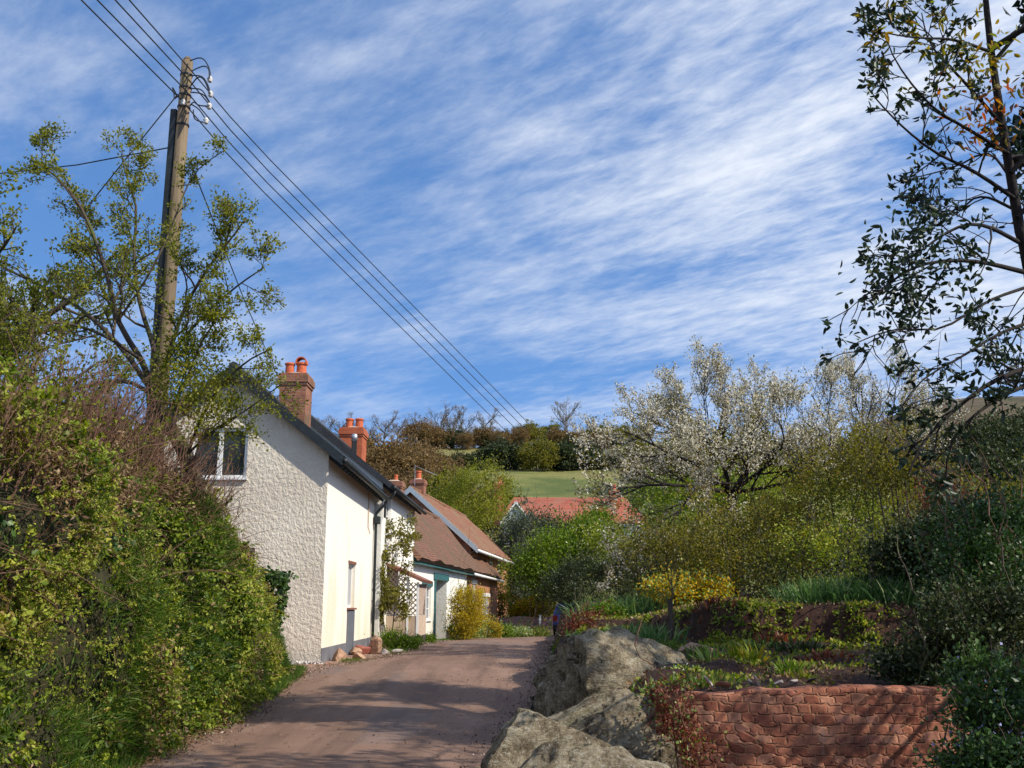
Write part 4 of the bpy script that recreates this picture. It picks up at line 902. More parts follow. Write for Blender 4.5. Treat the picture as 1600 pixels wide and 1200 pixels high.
# ------------------------------------------------------------------ hedge on the left bank
def hedge():
    rg = np.random.default_rng(5); r = thing('hedge', 'overgrown ivy and bramble hedge covering the bank left of the lane', 'hedge', (-4.6, 11, 0))
    def scatter(n, u0, u1, out, y0=1.5, y1=18.75, pw=1.0):
        y = y0 + (y1-y0)*rg.random(n); u = u0 + (u1-u0)*rg.random(n)**pw; x, _, z = hedge_surf(y, u)
        e = .02; x2, _, z2 = hedge_surf(y, u+e); tx, tz = (x2-x), (z2-z); N = unit(np.stack([tz, -.35*np.abs(tz)-.002, -tx], -1)); N[:, 0] = np.abs(N[:, 0])
        return np.stack([x, y, z], -1) + N * (np.abs(rg.normal(size=n))*out)[:, None], N, y, u
    def patch(p, s, sd): return fnoise(p[:, 1] + sd*7, p[:, 2], s, sd, 3)
    # leafy sprigs: nettles, bramble, hawthorn; every sprig has its own kind, size and tone
    p, N, y, u = scatter(31000, .0, 1.30, .10, pw=.9); pt = patch(p, 1.3, 61); top = ssn(1.7, 2.6, p[:, 2])
    keep = rg.random(len(p)) < np.clip(.70 + pt*1.5, .42, 1) * (1 - .62*top*(fnoise(p[:, 1], p[:, 2], .9, 66) > -.15)); p, N, pt = p[keep], N[keep], pt[keep]
    p = p + N * (np.clip(pt, -.20, .7) * .5)[:, None]; ns = len(p); hue = fnoise(p[:, 1], p[:, 2], .55, 64, 3)
    ax = unit(N*.8 + rg.normal(size=p.shape)*.55 + np.array([0, -.05, .25])); Ls = rg.uniform(.10, .30, ns); kind = rg.random(ns) + (fnoise(p[:, 1]+9, p[:, 2], .9, 67, 2))*1.2
    lsz = np.where(kind < .30, .028, np.where(kind < .75, .046, .078)); tone0 = np.clip(.50 + hue*.6 + rg.normal(size=ns)*.20, 0, .95)
    m = rg.poisson(np.clip(Ls/lsz*2.6, 4, 16)); ii = np.repeat(np.arange(ns), m); t = rg.random(len(ii))
    sd = unit(np.cross(ax, rg.normal(size=ax.shape)))[ii] * np.where(rg.random(len(ii)) < .5, 1, -1)[:, None]
    q = p[ii] + ax[ii]*(Ls[ii]*t)[:, None] + np.array([0, 0, -.25])*(Ls[ii]*t*t)[:, None]
    d = sd*.85 + ax[ii]*.45 + rg.normal(size=q.shape)*.22 + np.array([0, 0, -.12]); tn = np.where(rg.random(len(ii)) < .03, 1, np.clip(tone0[ii] + rg.normal(size=len(ii))*.10 + .15*(t-.5), 0, .97))
    leaves('foliage', q, d, lsz[ii]*(1.1-.5*t), lsz[ii]*.70*(1.1-.5*t), 'l_hedge', r, tn, rg, oval=True)
    st = [(np.stack([p[k], p[k] + ax[k]*Ls[k]*.5 - [0, 0, .06*Ls[k]], p[k] + ax[k]*Ls[k] - [0, 0, .25*Ls[k]]]), [.003, .0022, .0014]) for k in range(0, ns, 2)]
    tubes('sprig_stems', st, 'twig', r, 3)
    # ivy mats
    p, N, y, u = scatter(42000, .1, 1.05, .06); pt = patch(p, .9, 71); k = pt > .16; p, N = p[k] + N[k]*.10, N[k]
    d = rg.normal(size=p.shape)*.6 + np.array([.25, -.1, -.5]); leaves('ivy', p, d, .062, .066, 'l_ivy', r, rg.random(len(p)), rg, .15, oval=True)
    # dead leaves, bracken
    p, N, y, u = scatter(120000, .0, 1.3, .15); pt = patch(p, 1.1, 81) + .22*(u > .72) + .14*(u < .14); k = pt > .22; p, N = p[k] + N[k]*.10, N[k]
    leaves('dead_leaves', p, N*.4 + rg.normal(size=p.shape), .06, .02, 'l_dead', r, rg.random(len(p)), rg)
    # grass blades hanging down the face
    p, N, y, u = scatter(90000, .0, .75, .06); pt = patch(p, .8, 85) + .15*(y > 12); k = pt > .05; p, N = p[k] + N[k]*.08, N[k]
    leaves('grass_tufts', p, N*.7 + rg.normal(size=p.shape)*.4 + np.array([0, 0, .25]), .16, .010, 'l_grass', r, rg.random(len(p)), rg, .1)
    # twigs standing out of the top, red brown, and suckers in the face
    ch = []; tp = []
    for i in range(1700):
        yy = rg.uniform(2.5, 17.3); uu = rg.uniform(.62, 1.3); x, _, z = hedge_surf(np.array([yy]), np.array([uu])); base = np.array([x[0], yy, z[0]-.25])
        lean = np.array([rg.normal()*.35 + .15, rg.normal()*.35 - .05, 1.0]); L = rg.uniform(.45, 1.05) * (1.35 if 9 < yy < 15 else .9) * (.5 if yy > 16 else 1)
        l = wander(rg, base, lean, L, 6, .10, .04); ch.append((l, np.linspace(.0085, .0028, 7))); tp.append(l)
        for k in range(3):
            j = rg.integers(2, 6); l2 = wander(rg, l[j], unit(l[j]-l[j-1]) + rg.normal(size=3)*.5, L*.4, 4, .12, .05); ch.append((l2, np.linspace(.0045, .0018, 5))); tp.append(l2)
    for i in range(420):   # arching bramble stems
        yy = rg.uniform(2, 17); uu = rg.uniform(.3, 1.1); x, _, z = hedge_surf(np.array([yy]), np.array([uu]))
        l = wander(rg, (x[0]-.1, yy, z[0]), (rg.uniform(.2, .9), rg.normal()*.6, rg.uniform(.3, 1)), rg.uniform(.5, 1.3), 9, .14, -.12); ch.append((l, np.linspace(.006, .002, 10)))
    tubes('stems', ch, 'twig', r, 4)
    p, d = along(rg, tp, 16, .1); d = d + rg.normal(size=p.shape)*.8; k = fnoise(p[:, 1], p[:, 2], .8, 91) > .0
    leaves('shoots', p[k], d[k], .05, .036, 'l_young', r, rg.random(k.sum())*.75, rg)
hedge()
def grass():
    rg = np.random.default_rng(8)
    def blades(name, p, L, W, mat, lean, label):
        d = np.array([0, 0, 1.0]) + rg.normal(size=p.shape)*lean; o = leaves(name, p, d, L, W, mat, None, rg.random(len(p)), rg, .1); return tag(o, label, kind='stuff')
    n = 16000; y = rg.uniform(4, 18.9, n); a = np.abs(rg.normal(size=n))*.11; x = xl(y) - .10 + a*np.where(rg.random(n) < .5, -1, .8) + fnoise(y, y*0, 1.1, 3)*.22
    p1 = np.stack([x, y, gz(x, y)], -1)
    n = 9000; y = rg.uniform(4, 18.9, n); u = np.abs(rg.normal(size=n))*.25; x, _, z = hedge_surf(y, u); k = fnoise(y, z, .8, 13) > -.05; p2 = np.stack([x+.04, y, z], -1)[k]
    n = 14000; y = rg.uniform(16.2, 19.9, n); x = xl(y) + rg.uniform(-.95, .25, n)*ssn(20.2, 18.2, y); k = rg.random(n) < ssn(20, 19, y); p3 = np.stack([x, y, gz(x, y)], -1)[k]
    blades('grass', np.concatenate([p1, p2, p3]), .17, .012, 'l_grass', .5, 'rough grass verge along the foot of the hedge')
    n = 14000; y = rg.uniform(20.6, 45, n); x = xl(y) - .12 + rg.normal(size=n)*.16; k = (fnoise(x, y, .5, 17) > -.05) & (y < 43); p = np.stack([x, y, gz(x, y)], -1)[k]
    n = 9000; y2 = rg.uniform(9, 43, n); x2 = xr(y2) + .08 + np.abs(rg.normal(size=n))*.12; k2 = fnoise(x2, y2, .6, 19) > .0; q = np.stack([x2, y2, garden_z(x2, y2)], -1)[k2]
    blades('grass', np.concatenate([p, q]), .11, .012, 'l_grass', .6, 'thin grass and weeds along the cottage side of the lane')
    n = 5200; y = rg.uniform(4, 26, n); e = np.where(rg.random(n) < .62, xl(y) + .02 + np.abs(rg.normal(size=n))*.16, xl(y) + rg.random(n)*(xr(y)-xl(y))); k = (y > 19) & (rg.random(n) < .6)
    e, y = e[~k], y[~k]; p = np.stack([e, y, gz(e, y) + .065 + .0*e], -1); d = rg.normal(size=p.shape)*np.array([1, 1, .15])
    o = leaves('leaf_litter', p, d, .055, .018, 'l_dead', None, rg.random(len(p)), rg, .3, .2); tag(o, 'dry leaves and straw along the lane edge', kind='stuff')
    n = 4200; y = rg.uniform(4, 40, n); sd = rg.random(n) < .55; off = np.abs(rg.normal(size=n))*.22; x = np.where(sd, xl(y) + off, xr(y) - off*.8); mid = rg.random(n) < .05; x = np.where(mid, xl(y) + rg.random(n)*(xr(y)-xl(y)), x)
    p = np.stack([x, y, gz(x, y) + .045], -1); o = leaves('loose_grit', p, rg.normal(size=p.shape), .028, .026, 'grit', None, rg.random(n), rg, .7); tag(o, 'loose grit and small stones along the lane edges', kind='stuff')
    n = 2600; x = rg.uniform(-7.5, -4.05, n); y = 21.95 - np.abs(rg.normal(size=n))*.10; p = np.stack([x, y, gz(x, y) + .02], -1)
    o = leaves('pebble_strip', p, rg.normal(size=p.shape), .06, .05, 'pebble', None, rg.random(len(p)), rg, .6); tag(o, 'white pebbles along the foot of the gable wall', kind='stuff')
grass()
def ivy_post():
    rg = np.random.default_rng(15); c = P(414, 1040, 18.6); r = thing('ivy_covered_gatepost', 'ivy covered stone gatepost at the far end of the hedge', 'gatepost', (c.x-.1, 18.6, .25))
    b = P(416, 905, 18.6); mb = MB(); x = c.x-.1; mb.box((x-.24, 18.4, .1), (x+.16, 18.8, b.z-.1)); mb.box((x-.28, 18.36, b.z-.1), (x+.2, 18.84, b.z-.02)); mb.build('post', MT['rubblewall'], r, bevel=.03)
    n = 5200; th = rg.uniform(0, 2*math.pi, n); h = rg.random(n); hh = .25 + h*(b.z-.12); rr = .30 + .06*np.sin(h*9+th*2) + np.abs(rg.normal(size=n))*.05
    p = np.stack([x-.03 + rr*np.cos(th), 18.6 + rr*np.sin(th), hh], -1); top = rg.random(n) < .2; p[top] = np.stack([x-.03 + rg.normal(size=top.sum())*.2, 18.6 + rg.normal(size=top.sum())*.2, b.z + np.abs(rg.normal(size=top.sum()))*.07], -1)
    d = np.stack([np.cos(th)*.5, np.sin(th)*.5, -.4+0*th], -1) + rg.normal(size=p.shape)*.5; leaves('ivy', p, d, .085, .085, 'l_ivy', r, rg.random(n), rg, .15)
ivy_post()

# ------------------------------------------------------------------ pole and wires
PD = 14.5
def pole():
    t = P(293, 96, PD); b = np.array([t.x-.02, PD, .6]); r = thing('utility_pole', 'tall weathered wooden utility pole rising through the tree', 'utility pole', b)
    mb = MB(); mb.tube([b, (t.x-.01, PD, 5), (t.x, PD, t.z)], [.120, .106, .088], 18); mb.tube([(t.x, PD, t.z), (t.x, PD, t.z+.07)], [.088, .04], 18); mb.build('pole', MT['pole'], r, smooth=True)
    q = P(271, 172, PD); mb = MB(); mb.box((t.x-.195, PD-.05, 3.0), (t.x-.098, PD+.05, q.z)); mb.build('cable_guard', MT['dark'], r, bevel=.01)
    for k, (px, py) in enumerate(((293, 118), (291, 138), (289, 150), (288, 168), (287, 196))):
        z = P(px, py, PD).z; mb = MB(); mb.tube([(t.x, PD, z-.014), (t.x, PD, z+.014)], [.098+.0015*k]*2, 18); mb.build('strap', MT['wire'], r)
    loops = [[(297,95),(316,88),(327,105),(329,119),(325,124)], [(300,111),(307,107),(320,102),(327,108),(327,120)], [(299,118),(316,118),(325,132),(329,146)], [(298,134),(309,119),(318,122),(326,140),(328,147)],
             [(299,138),(315,139),(322,150),(330,164),(322,167)], [(298,144),(318,146),(327,160)], [(297,165),(303,158),(309,165),(326,166)], [(299,163),(311,170),(320,184),(325,190)], [(302,172),(303,186),(312,190),(322,192)], [(276,148),(268,133),(273,150),(271,156),(281,148)]]
    for l in loops:
        pts = [np.array(P(x, y, PD - .10 - .16*i)) for i, (x, y) in enumerate(l)]; mb = MB(); mb.tube(smooth_line(pts, 14), .0105, 6); mb.build('wire_loop', MT['wire'], r)
    for px, py in ((328,124),(329,147),(327,166),(322,189),(286,160)):
        c = P(px, py, PD-.6 if px > 300 else PD-.16); mb = MB(); mb.lathe((c.x, c.y, c.z-.05), [(.02,0),(.04,.02),(.025,.04),(.045,.06),(.02,.1)], 10); mb.build('insulator', MT['insul'], r, smooth=True)
pole()
def wires():
    W = [((202,0),(288,98),(377,205),(832,668),'uppermost'),((180,0),(288,117),(377,226),(820,670),'second from the top'),((152,0),(287,138),(375,245),(809,673),'third from the top'),((127,0),(284,157),(370,260),(791,674),'lowest')]
    for a, b, c, e, lab in W:
        p0 = np.array(P(*a, 11.3)); p1 = np.array(P(*b, PD-.12)); p2 = np.array(P(*c, 18.5)); p3 = np.array(P(*e, 96))
        p1b = np.array(P(b[0]+12, b[1]+14, PD-.1))
        l = np.concatenate([[p0 + (p0-p1)*1.2], [p0], [p1]]); t = np.linspace(0, 1, 30)[:, None]
        s = p1b*(1-t) + p3*t; k = (p2[1]-p1b[1])/(p3[1]-p1b[1]); off = p2 - (p1b*(1-k)+p3*k); s = s + off * (np.minimum(t/k, (1-t)/(1-k)))*.9 - np.array([0,0,1])*4*t*(1-t)*.0
        pts = np.concatenate([l, s]); rad = np.concatenate([np.full(3, .011), np.linspace(.011, .034, 30)])
        mb = MB(); mb.tube(pts, rad, 5); tag(mb.build('overhead_wire', MT['wire']), f'dark overhead wire crossing the sky past the pole, {lab} of the four', 'wire', 'overhead wires at the pole')
    mb = MB(); a = np.array(P(278, 147, PD-.15)); b = np.array(P(205, 238, 14.2)); mb.tube([a, b, b + (b-a)*1.1], .010, 5); tag(mb.build('service_wire', MT['wire']), 'single wire slanting down left from the pole top into the tree', 'wire')
    mb = MB(); a = np.array(P(262, 231, PD)); b = np.array(P(0, 271, 17)); mb.tube([a, (a+b)/2 - np.array([0,0,.06]), b, b+(b-a)*.6], .011, 5); tag(mb.build('service_wire', MT['wire']), 'nearly level wire running from the pole to the left edge of the picture', 'wire')
    mb = MB(); a = np.array(P(297, 252, PD)); b = np.array(P(432, 585, 26.6)); mb.tube([a, (a+b)/2 - np.array([0,0,.1]), b], .011, 5); tag(mb.build('service_wire', MT['wire']), 'thin wire dropping steeply from the pole to the near chimney', 'wire')
wires()

# ------------------------------------------------------------------ trees on the left
def px_limb(pts, n=14): return smooth_line([np.array(P(x, y, D)) for x, y, D in pts], n)
def pole_tree():
    rg = np.random.default_rng(21); base = P(318, 800, 14.1)
    r = thing('tree', 'spreading tree with sparse yellow green spring leaves growing beside the utility pole', 'tree', (base.x, 14.1, 1.2)); ch = []; tp = []
    trunk = px_limb([(322,860,14.1),(312,780,14.1),(292,710,14.0),(258,655,14.0),(238,615,13.9)], 14); ch.append((trunk, np.linspace(.135, .095, 14)))
    S = [(7, 1.05, .75, .18, .07, .22), (5, .58, .7, .18, .06, .2), (5, .30, .75, .16, .04, .15)]
    S2 = [(6, .8, .8, .16, .05, .15), (5, .45, .75, .16, .05, .15), (4, .24, .75, .15, .04, .1)]
    for pts, a, b, sp in [([(240,618,13.9),(225,565,13.8),(182,505,13.6),(172,440,13.5),(135,335,13.3),(100,285,13.2),(60,255,13.1)], .085, .018, S),
        ([(240,618,13.9),(248,560,13.8),(218,480,13.9),(207,400,13.9),(216,320,13.8),(198,280,13.8),(190,240,13.8)], .075, .015, S),
        ([(240,618,13.9),(262,560,13.6),(287,480,13.4),(330,410,13.2),(360,375,13.1),(385,340,13.0)], .07, .015, S),
        ([(262,560,13.6),(310,500,13.3),(365,450,13.1),(412,418,13.0)], .045, .012, S2),
        ([(240,618,13.9),(200,592,13.7),(140,600,13.5),(60,625,13.2),(-20,640,13)], .06, .015, S2),
        ([(238,612,13.9),(190,540,14.2),(120,475,14.6),(50,440,15),(-30,400,15.3)], .075, .02, S),
        ([(225,565,13.8),(160,520,13.2),(90,500,12.9),(10,510,12.6)], .05, .015, S),
        ([(182,505,13.6),(240,420,13.4),(272,345,13.5),(300,268,13.7),(352,234,13.6)], .035, .01, [(5,.35,.8,.16,.05,.55),(4,.25,.75,.16,.05,.2),(3,.15,.7,.15,.04,.1)]),
        ([(292,710,14.0),(315,650,13.6),(345,600,13.3),(390,560,13.1),(425,545,13)], .05, .012, S2),
        ([(258,655,14.0),(290,600,13.4),(310,540,13.1),(345,490,13)], .05, .012, S2),
        ([(292,710,14.0),(335,670,13.2),(380,645,12.9),(440,600,12.7)], .035, .01, S2)]:
        grow(rg, px_limb(pts), a*.60, b*.7, sp, ch, tp)
    tubes('trunk', ch, 'bark', r, 6)
    p, d = along(rg, tp, 46, .1); p = p + rg.normal(size=p.shape)*.03; d = d*.5 + rg.normal(size=p.shape)*.7 + np.array([0, 0, .35])
    p2, d2, t2 = clumps(rg, [((*P(300, 610, 13.2)[:],), (.55, .5, .55)), ((*P(335, 660, 13.2)[:],), (.5, .4, .35)), ((*P(300, 540, 13.1)[:],), (.4, .4, .4)), ((*P(270, 585, 13.3)[:],), (.35, .4, .4))], 230, 22, .13, .1)
    ct = np.array([P(x, y, D)[:] for x, y, D in ((80,245,13.1),(130,262,13.2),(190,240,13.8),(235,300,13.8),(325,360,13.2),(372,345,13.1),(400,412,13),(345,240,13.6),(285,255,13.6),(60,370,13.6),(120,390,13.6),(40,450,14),(160,350,13.5),(350,470,13.1),(375,520,13),(90,480,13.5))])
    near = [t for t in tp if np.linalg.norm(ct - t[-1], axis=1).min() < .55]; p3, d3 = along(rg, near, 60, .1); p3 = p3 + rg.normal(size=p3.shape)*.04; d3 = d3*.4 + rg.normal(size=p3.shape)*.8; t3 = rg.random(len(p3))*.9
    p2, d2, t2 = np.concatenate([p2, p3]), np.concatenate([d2, d3]), np.concatenate([t2, t3])
    leaves('crown', np.concatenate([p, p2]), np.concatenate([d, d2]), .048, .030, 'l_young', r, np.concatenate([rg.random(len(p))*.85, t2]), rg, oval=False)
pole_tree()
def branch_tree(name, label, x, y, z0, h, cr, mat, leaf, seed, trunk_h=.3, dens=14, lsz=(.07, .045), barkm='bark', group=None, spec=None, nl=7, leafn=None, spread=.75):
    rg = np.random.default_rng(seed); r = thing(name, label, 'tree', (x, y, z0), 0, group); ch = []; tp = []
    tr = wander(rg, (x, y, z0-.1), (rg.normal()*.05, rg.normal()*.05, 1), h*.75, 10, .05, .08); ch.append((tr, np.linspace(h*.026, h*.007, 11)))
    sp = spec or [(6, cr*.42, .7, .14, .05, .2), (5, cr*.22, .7, .15, .05, .15)]
    for k in range(nl):
        t = trunk_h + (.97-trunk_h)*k/(nl-1); f = t/1.0*10; i = min(int(f), 9); p = tr[i]*(1-f+i) + tr[i+1]*(f-i); th = k*2.4 + rg.normal()*.3
        L = cr * (1.15 - .55*t) * rg.uniform(.85, 1.15); grow(rg, wander(rg, p, (math.cos(th), math.sin(th), spread), L, 7, .10, .05), h*.011, h*.003, sp, ch, tp)
    tubes('trunk', ch, barkm, r, 5); p, d = along(rg, tp, dens, .1); p = p + rg.normal(size=p.shape)*lsz[0]*.8
    leaves('crown', p, d*.4 + rg.normal(size=p.shape)*.7 + np.array([0,0,.2]), lsz[0], lsz[1], leaf, r, np.clip(.5*rg.random(len(p)) + .5*(fnoise(p[:,0]*.9, p[:,2]+p[:,1]*.5, 1.2, seed)+.5), 0, 1), rg); return r
branch_tree('tree', 'dense budding tree at the left edge behind the hedge', -9.6, 16.4, 1.2, 7.6, 3.8, 'bark', 'l_young', 33, .35, 44, (.075, .05), nl=11, spec=[(8, 1.7, .7, .14, .04, .15), (7, .85, .7, .15, .04, .12)])
branch_tree('tree', 'smaller green tree low behind the hedge at the left edge', -7.9, 12.2, 1.2, 3.9, 2.3, 'bark', 'l_young', 35, .25, 44, (.065, .042), nl=9, spec=[(7, 1.1, .7, .14, .04, .15), (6, .55, .7, .15, .04, .12)])
branch_tree('tree', 'grey green tree between the hedge and the left slope of the cottage roof', -11.6, 24.5, .4, 6.6, 3.2, 'bark', 'l_greygreen', 37, .3, 26, (.09, .06), nl=9)

# ------------------------------------------------------------------ near evergreen tree at the right
def near_evergreen():
    rg = np.random.default_rng(44); D = 7.2; r = thing('evergreen_tree', 'dark glossy leaved evergreen tree reaching in from the right edge', 'tree', (5.1, 7.6, 0)); ch = []; tp = []
    S = [(5, .75, .75, .15, -.02, .25), (4, .38, .7, .16, 0, .3)]; S1 = [(6, .55, .7, .15, -.03, .2), (4, .3, .7, .16, -.02, .25)]; S0 = [(8, .42, .8, .2, -.05, .3), (4, .2, .7, .18, -.03, .2)]
    trunk = smooth_line([(4.75, 8.3, 0), (4.55, 8.1, 2.2), np.array(P(1640, 470, 7.6)), np.array(P(1600, 400, 7.4)), np.array(P(1582, 290, 7.3)), np.array(P(1565, 190, 7.2)), np.array(P(1545, 60, 7.1)), np.array(P(1530, -120, 7.0)), np.array(P(1540, -330, 7.0))], 30); ch.append((trunk, np.interp(np.linspace(0, 1, 30), [0, .42, .6, .8, 1], [.10, .052, .036, .02, .01])))
    for pts, a, b, s in [([(1600,425,7.4),(1520,405,7.0),(1440,410,6.8),(1390,440,6.6),(1360,470,6.6)], .02, .006, S), ([(1595,380,7.4),(1530,345,7.0),(1480,360,6.8),(1430,400,6.7),(1395,410,6.6)], .018, .005, S),
        ([(1585,310,7.3),(1520,265,7.1),(1460,240,6.9),(1400,190,6.8),(1365,150,6.7)], .017, .005, S1), ([(1575,240,7.2),(1510,200,7.0),(1455,170,6.9),(1400,100,6.8),(1385,60,6.7)], .016, .004, S1), ([(1570,200,7.2),(1500,120,7.0),(1450,70,7.0),(1440,20,7)], .016, .004, S1),
        ([(1545,80,7.1),(1490,60,6.9),(1430,60,6.7),(1365,48,6.6)], .014, .004, S1), ([(1620,500,7.5),(1560,520,7.1),(1500,560,6.9),(1440,590,6.8),(1405,640,6.7)], .016, .004, S0), ([(1600,450,7.4),(1540,470,7.0),(1470,520,6.8),(1400,510,6.6),(1340,535,6.5)], .014, .004, S),
        ([(1660,560,7.6),(1600,575,7.2),(1540,600,7.0),(1480,650,6.9),(1440,690,6.8),(1420,740,6.8)], .028, .007, S0), ([(1660,600,7.6),(1600,600,7.2),(1530,640,7.0),(1480,690,6.9),(1478,760,6.9)], .022, .005, [(7,.36,.8,.2,-.05,.3),(4,.2,.7,.18,-.03,.2)]),
        ([(1590,340,7.3),(1650,270,7.2),(1700,200,7.1)], .02, .006, S), ([(1580,270,7.2),(1640,200,7.1),(1690,90,7.0)], .02, .006, S), ([(1550,100,7.1),(1600,40,7),(1650,-30,7)], .018, .005, S), ([(1535,-50,7),(1480,-100,6.9),(1420,-130,6.8)], .018, .005, S), ([(1530,-150,7),(1600,-230,7),(1680,-300,7)], .018, .005, S),
        ([(1590,360,7.5),(1610,480,7.9),(1580,540,8.2),(1560,580,8.4)], .014, .004, S1), ([(1590,330,7.4),(1530,300,7.6),(1500,330,7.8),(1460,330,7.9)], .014, .004, S1), ([(1580,280,7.4),(1545,230,7.6),(1500,260,7.7),(1420,280,7.7)], .012, .004, S1)]:
        grow(rg, px_limb(pts, 12), a, b, s, ch, tp)
    for q in ([(5.0, 7.9, 2.2), (5.3, 7.4, 2.6), (5.0, 6.7, 2.4), (4.7, 6.2, 2.0)], [(4.9, 8.0, 2.6), (5.6, 7.3, 3.2), (5.6, 6.6, 3.3), (5.2, 6.0, 3.0)], [(5.0, 7.8, 3.0), (6.1, 6.9, 3.9), (6.4, 6.1, 4.0)], [(4.9, 7.9, 1.6), (5.0, 7.1, 1.9), (4.6, 6.6, 1.5)]):  # unseen low limbs, added to throw dappled shade on the sandstone wall
        grow(rg, smooth_line(q, 9), .028, .008, [(9, .7, .8, .16, -.03, .2), (6, .35, .7, .16, -.02, .2)], ch, tp)
    # the rest of the crown, above and to the right of the picture
    for k in range(18):
        th = rg.uniform(-1.4, 2.2); i = rg.integers(10, 29); p = trunk[i]; d = (math.cos(th), math.sin(th)*.9, rg.uniform(.1, .7)); l = wander(rg, p, d, rg.uniform(1.4, 2.6), 8, .09, .02)
        if (l[:, 0] / np.maximum(l[:, 1], .1) < .53).any() and i < 60: continue
        grow(rg, l, .025, .006, [(6, .8, .75, .15, 0, .2), (4, .4, .7, .16, 0, .2)], ch, tp)
    tubes('trunk', ch, 'bark_dark', r, 6)
    ends = np.array([t[-1] for t in tp]); ed = unit(np.array([t[-1]-t[-2] for t in tp])); k = rg.random(len(ends)) < .74; ends, ed = ends[k], ed[k]
    m = 8; p = np.repeat(ends, m, 0) + rg.normal(size=(len(ends)*m, 3))*.022; d = np.repeat(ed, m, 0)*.55 + rg.normal(size=p.shape)*.75
    b, rb, nrm = P(1425, 425, 6.7), np.array([.32, .30, .44]), 620; q = np.array(b)[None] + rg.normal(size=(nrm, 3))*rb*.5; hi = np.array([P(1560, 150, 7.0)[:]])
    p = np.concatenate([p, q]); d = np.concatenate([d, rg.normal(size=q.shape)])
    am = np.linalg.norm((p - hi) / np.array([[.42, .8, .50]]), axis=1) < rg.uniform(.4, 1.2, len(p))
    leaves('crown', p[~am], d[~am], .068, .030, 'l_evergreen', r, rg.random((~am).sum()), rg, .2, oval=True)
    n = 700; p = np.array(hi) + rg.normal(size=(n, 3))*np.array([.16, .25, .24]) + np.array([.02, 0, .1]); tw = [t for t in tp if abs(t[-1][0] - P(1430, 60, 6.7).x) < .55 and t[-1][2] > P(1430, 110, 6.7).z]; q = along(rg, tw, 22, .3)[0] if tw else p[:1]; p = np.concatenate([p[np.array([min(np.linalg.norm(t[-1] - v) for t in tp) < .26 for v in p])], q]); leaves('young_leaves', p, rg.normal(size=p.shape) + np.array([0, 0, -.5]), .075, .028, 'l_amber', r, np.clip(rg.random(len(p))*.6 + .5*(p[:, 2] < hi[0, 2]+.02), 0, 1), rg, oval=True)
near_evergreen()
branch_tree('evergreen_tree', 'tall leafy tree just outside the right of the frame that shades the lane', 9.3, 10.6, 1.2, 11.8, 4.0, 'bark', 'l_evergreen', 47, .5, 54, (.18, .10), 'bark_dark', nl=16)

# ------------------------------------------------------------------ blossom trees
def blossom(label, base, limbs, seed, r0, spec, dens, dz):
    TAPER[0] = .42
    rg = np.random.default_rng(seed); r = thing('blossom_tree', label, 'tree', base, 0, 'cherry trees in white blossom'); ch = []; tp = []
    for k, (pts, a, b) in enumerate(limbs): grow(rg, px_limb(pts, 10), a*(1 if k == 0 else .8), b*.8, spec if k else [], ch, tp)
    tubes('trunk', ch, 'bark_dark', r, 5)
    p, d = along(rg, tp, dens, .05); q = p + rg.normal(size=p.shape)*.035
    keep = fnoise(q[:, 0], q[:, 2] + q[:, 1]*.4, 1.6, seed)*.8 + .10 + (q[:, 2] - dz)*.10 > rg.normal(size=len(q))*.12
    leaves('blossom', q[keep], rg.normal(size=q[keep].shape) + np.array([.2, -.2, .3]), .050, .044, 'l_blossom', r, rg.random(keep.sum()), rg, .2)
    p, d = along(rg, tp, dens*.22, .05); p = p + rg.normal(size=p.shape)*.08; leaves('crown', p, d + rg.normal(size=p.shape)*.8, .065, .038, 'l_olive', r, rg.random(len(p)), rg); TAPER[0] = .78
D1 = 25.0
blossom('large spreading cherry tree in white blossom, left of its neighbour', (P(1150, 930, D1).x, D1, 1.4), [
    ([(1155,930,D1),(1150,840,D1),(1144,770,D1)], .17, .14), ([(1144,770,D1),(1127,719,24.6),(1120,678,24.3),(1131,645,24.2),(1138,625,24.2)], .09, .02), ([(1144,770,D1),(1105,732,24.2),(1053,712,23.6),(1002,685,23.2),(973,673,23)], .085, .018),
    ([(1144,770,D1),(1083,760,24),(1024,756,23.2),(965,765,22.6),(939,756,22.4)], .075, .016), ([(1144,770,D1),(1180,712,25.4),(1170,672,25.8),(1185,639,26)], .08, .016), ([(1144,770,D1),(1200,726,24.6),(1230,692,24.2),(1215,652,24)], .075, .016),
    ([(1144,770,D1),(1210,760,24.4),(1260,745,24),(1300,732,23.6)], .07, .016), ([(1127,719,24.6),(1098,692,25.2),(1053,672,25.6),(1024,660,26)], .06, .015), ([(1120,678,24.3),(1098,659,24.2),(1087,639,24.2)], .04, .012), ([(1144,770,D1),(1113,745,26),(1068,739,27),(1031,732,27.6)], .07, .016), ([(1144,770,D1),(1170,739,23.6),(1160,712,22.8),(1127,699,22.2)], .07, .016), ([(1105,732,24.2),(1068,790,23.2),(1024,850,22.6),(994,860,22.4)], .05, .012)],
    101, .1, [(8, 1.45, .72, .11, .07, .15), (8, .80, .62, .10, .13, .15), (4, .36, .5, .08, .18, .2)], 44, 4.0)
D2 = 27.5
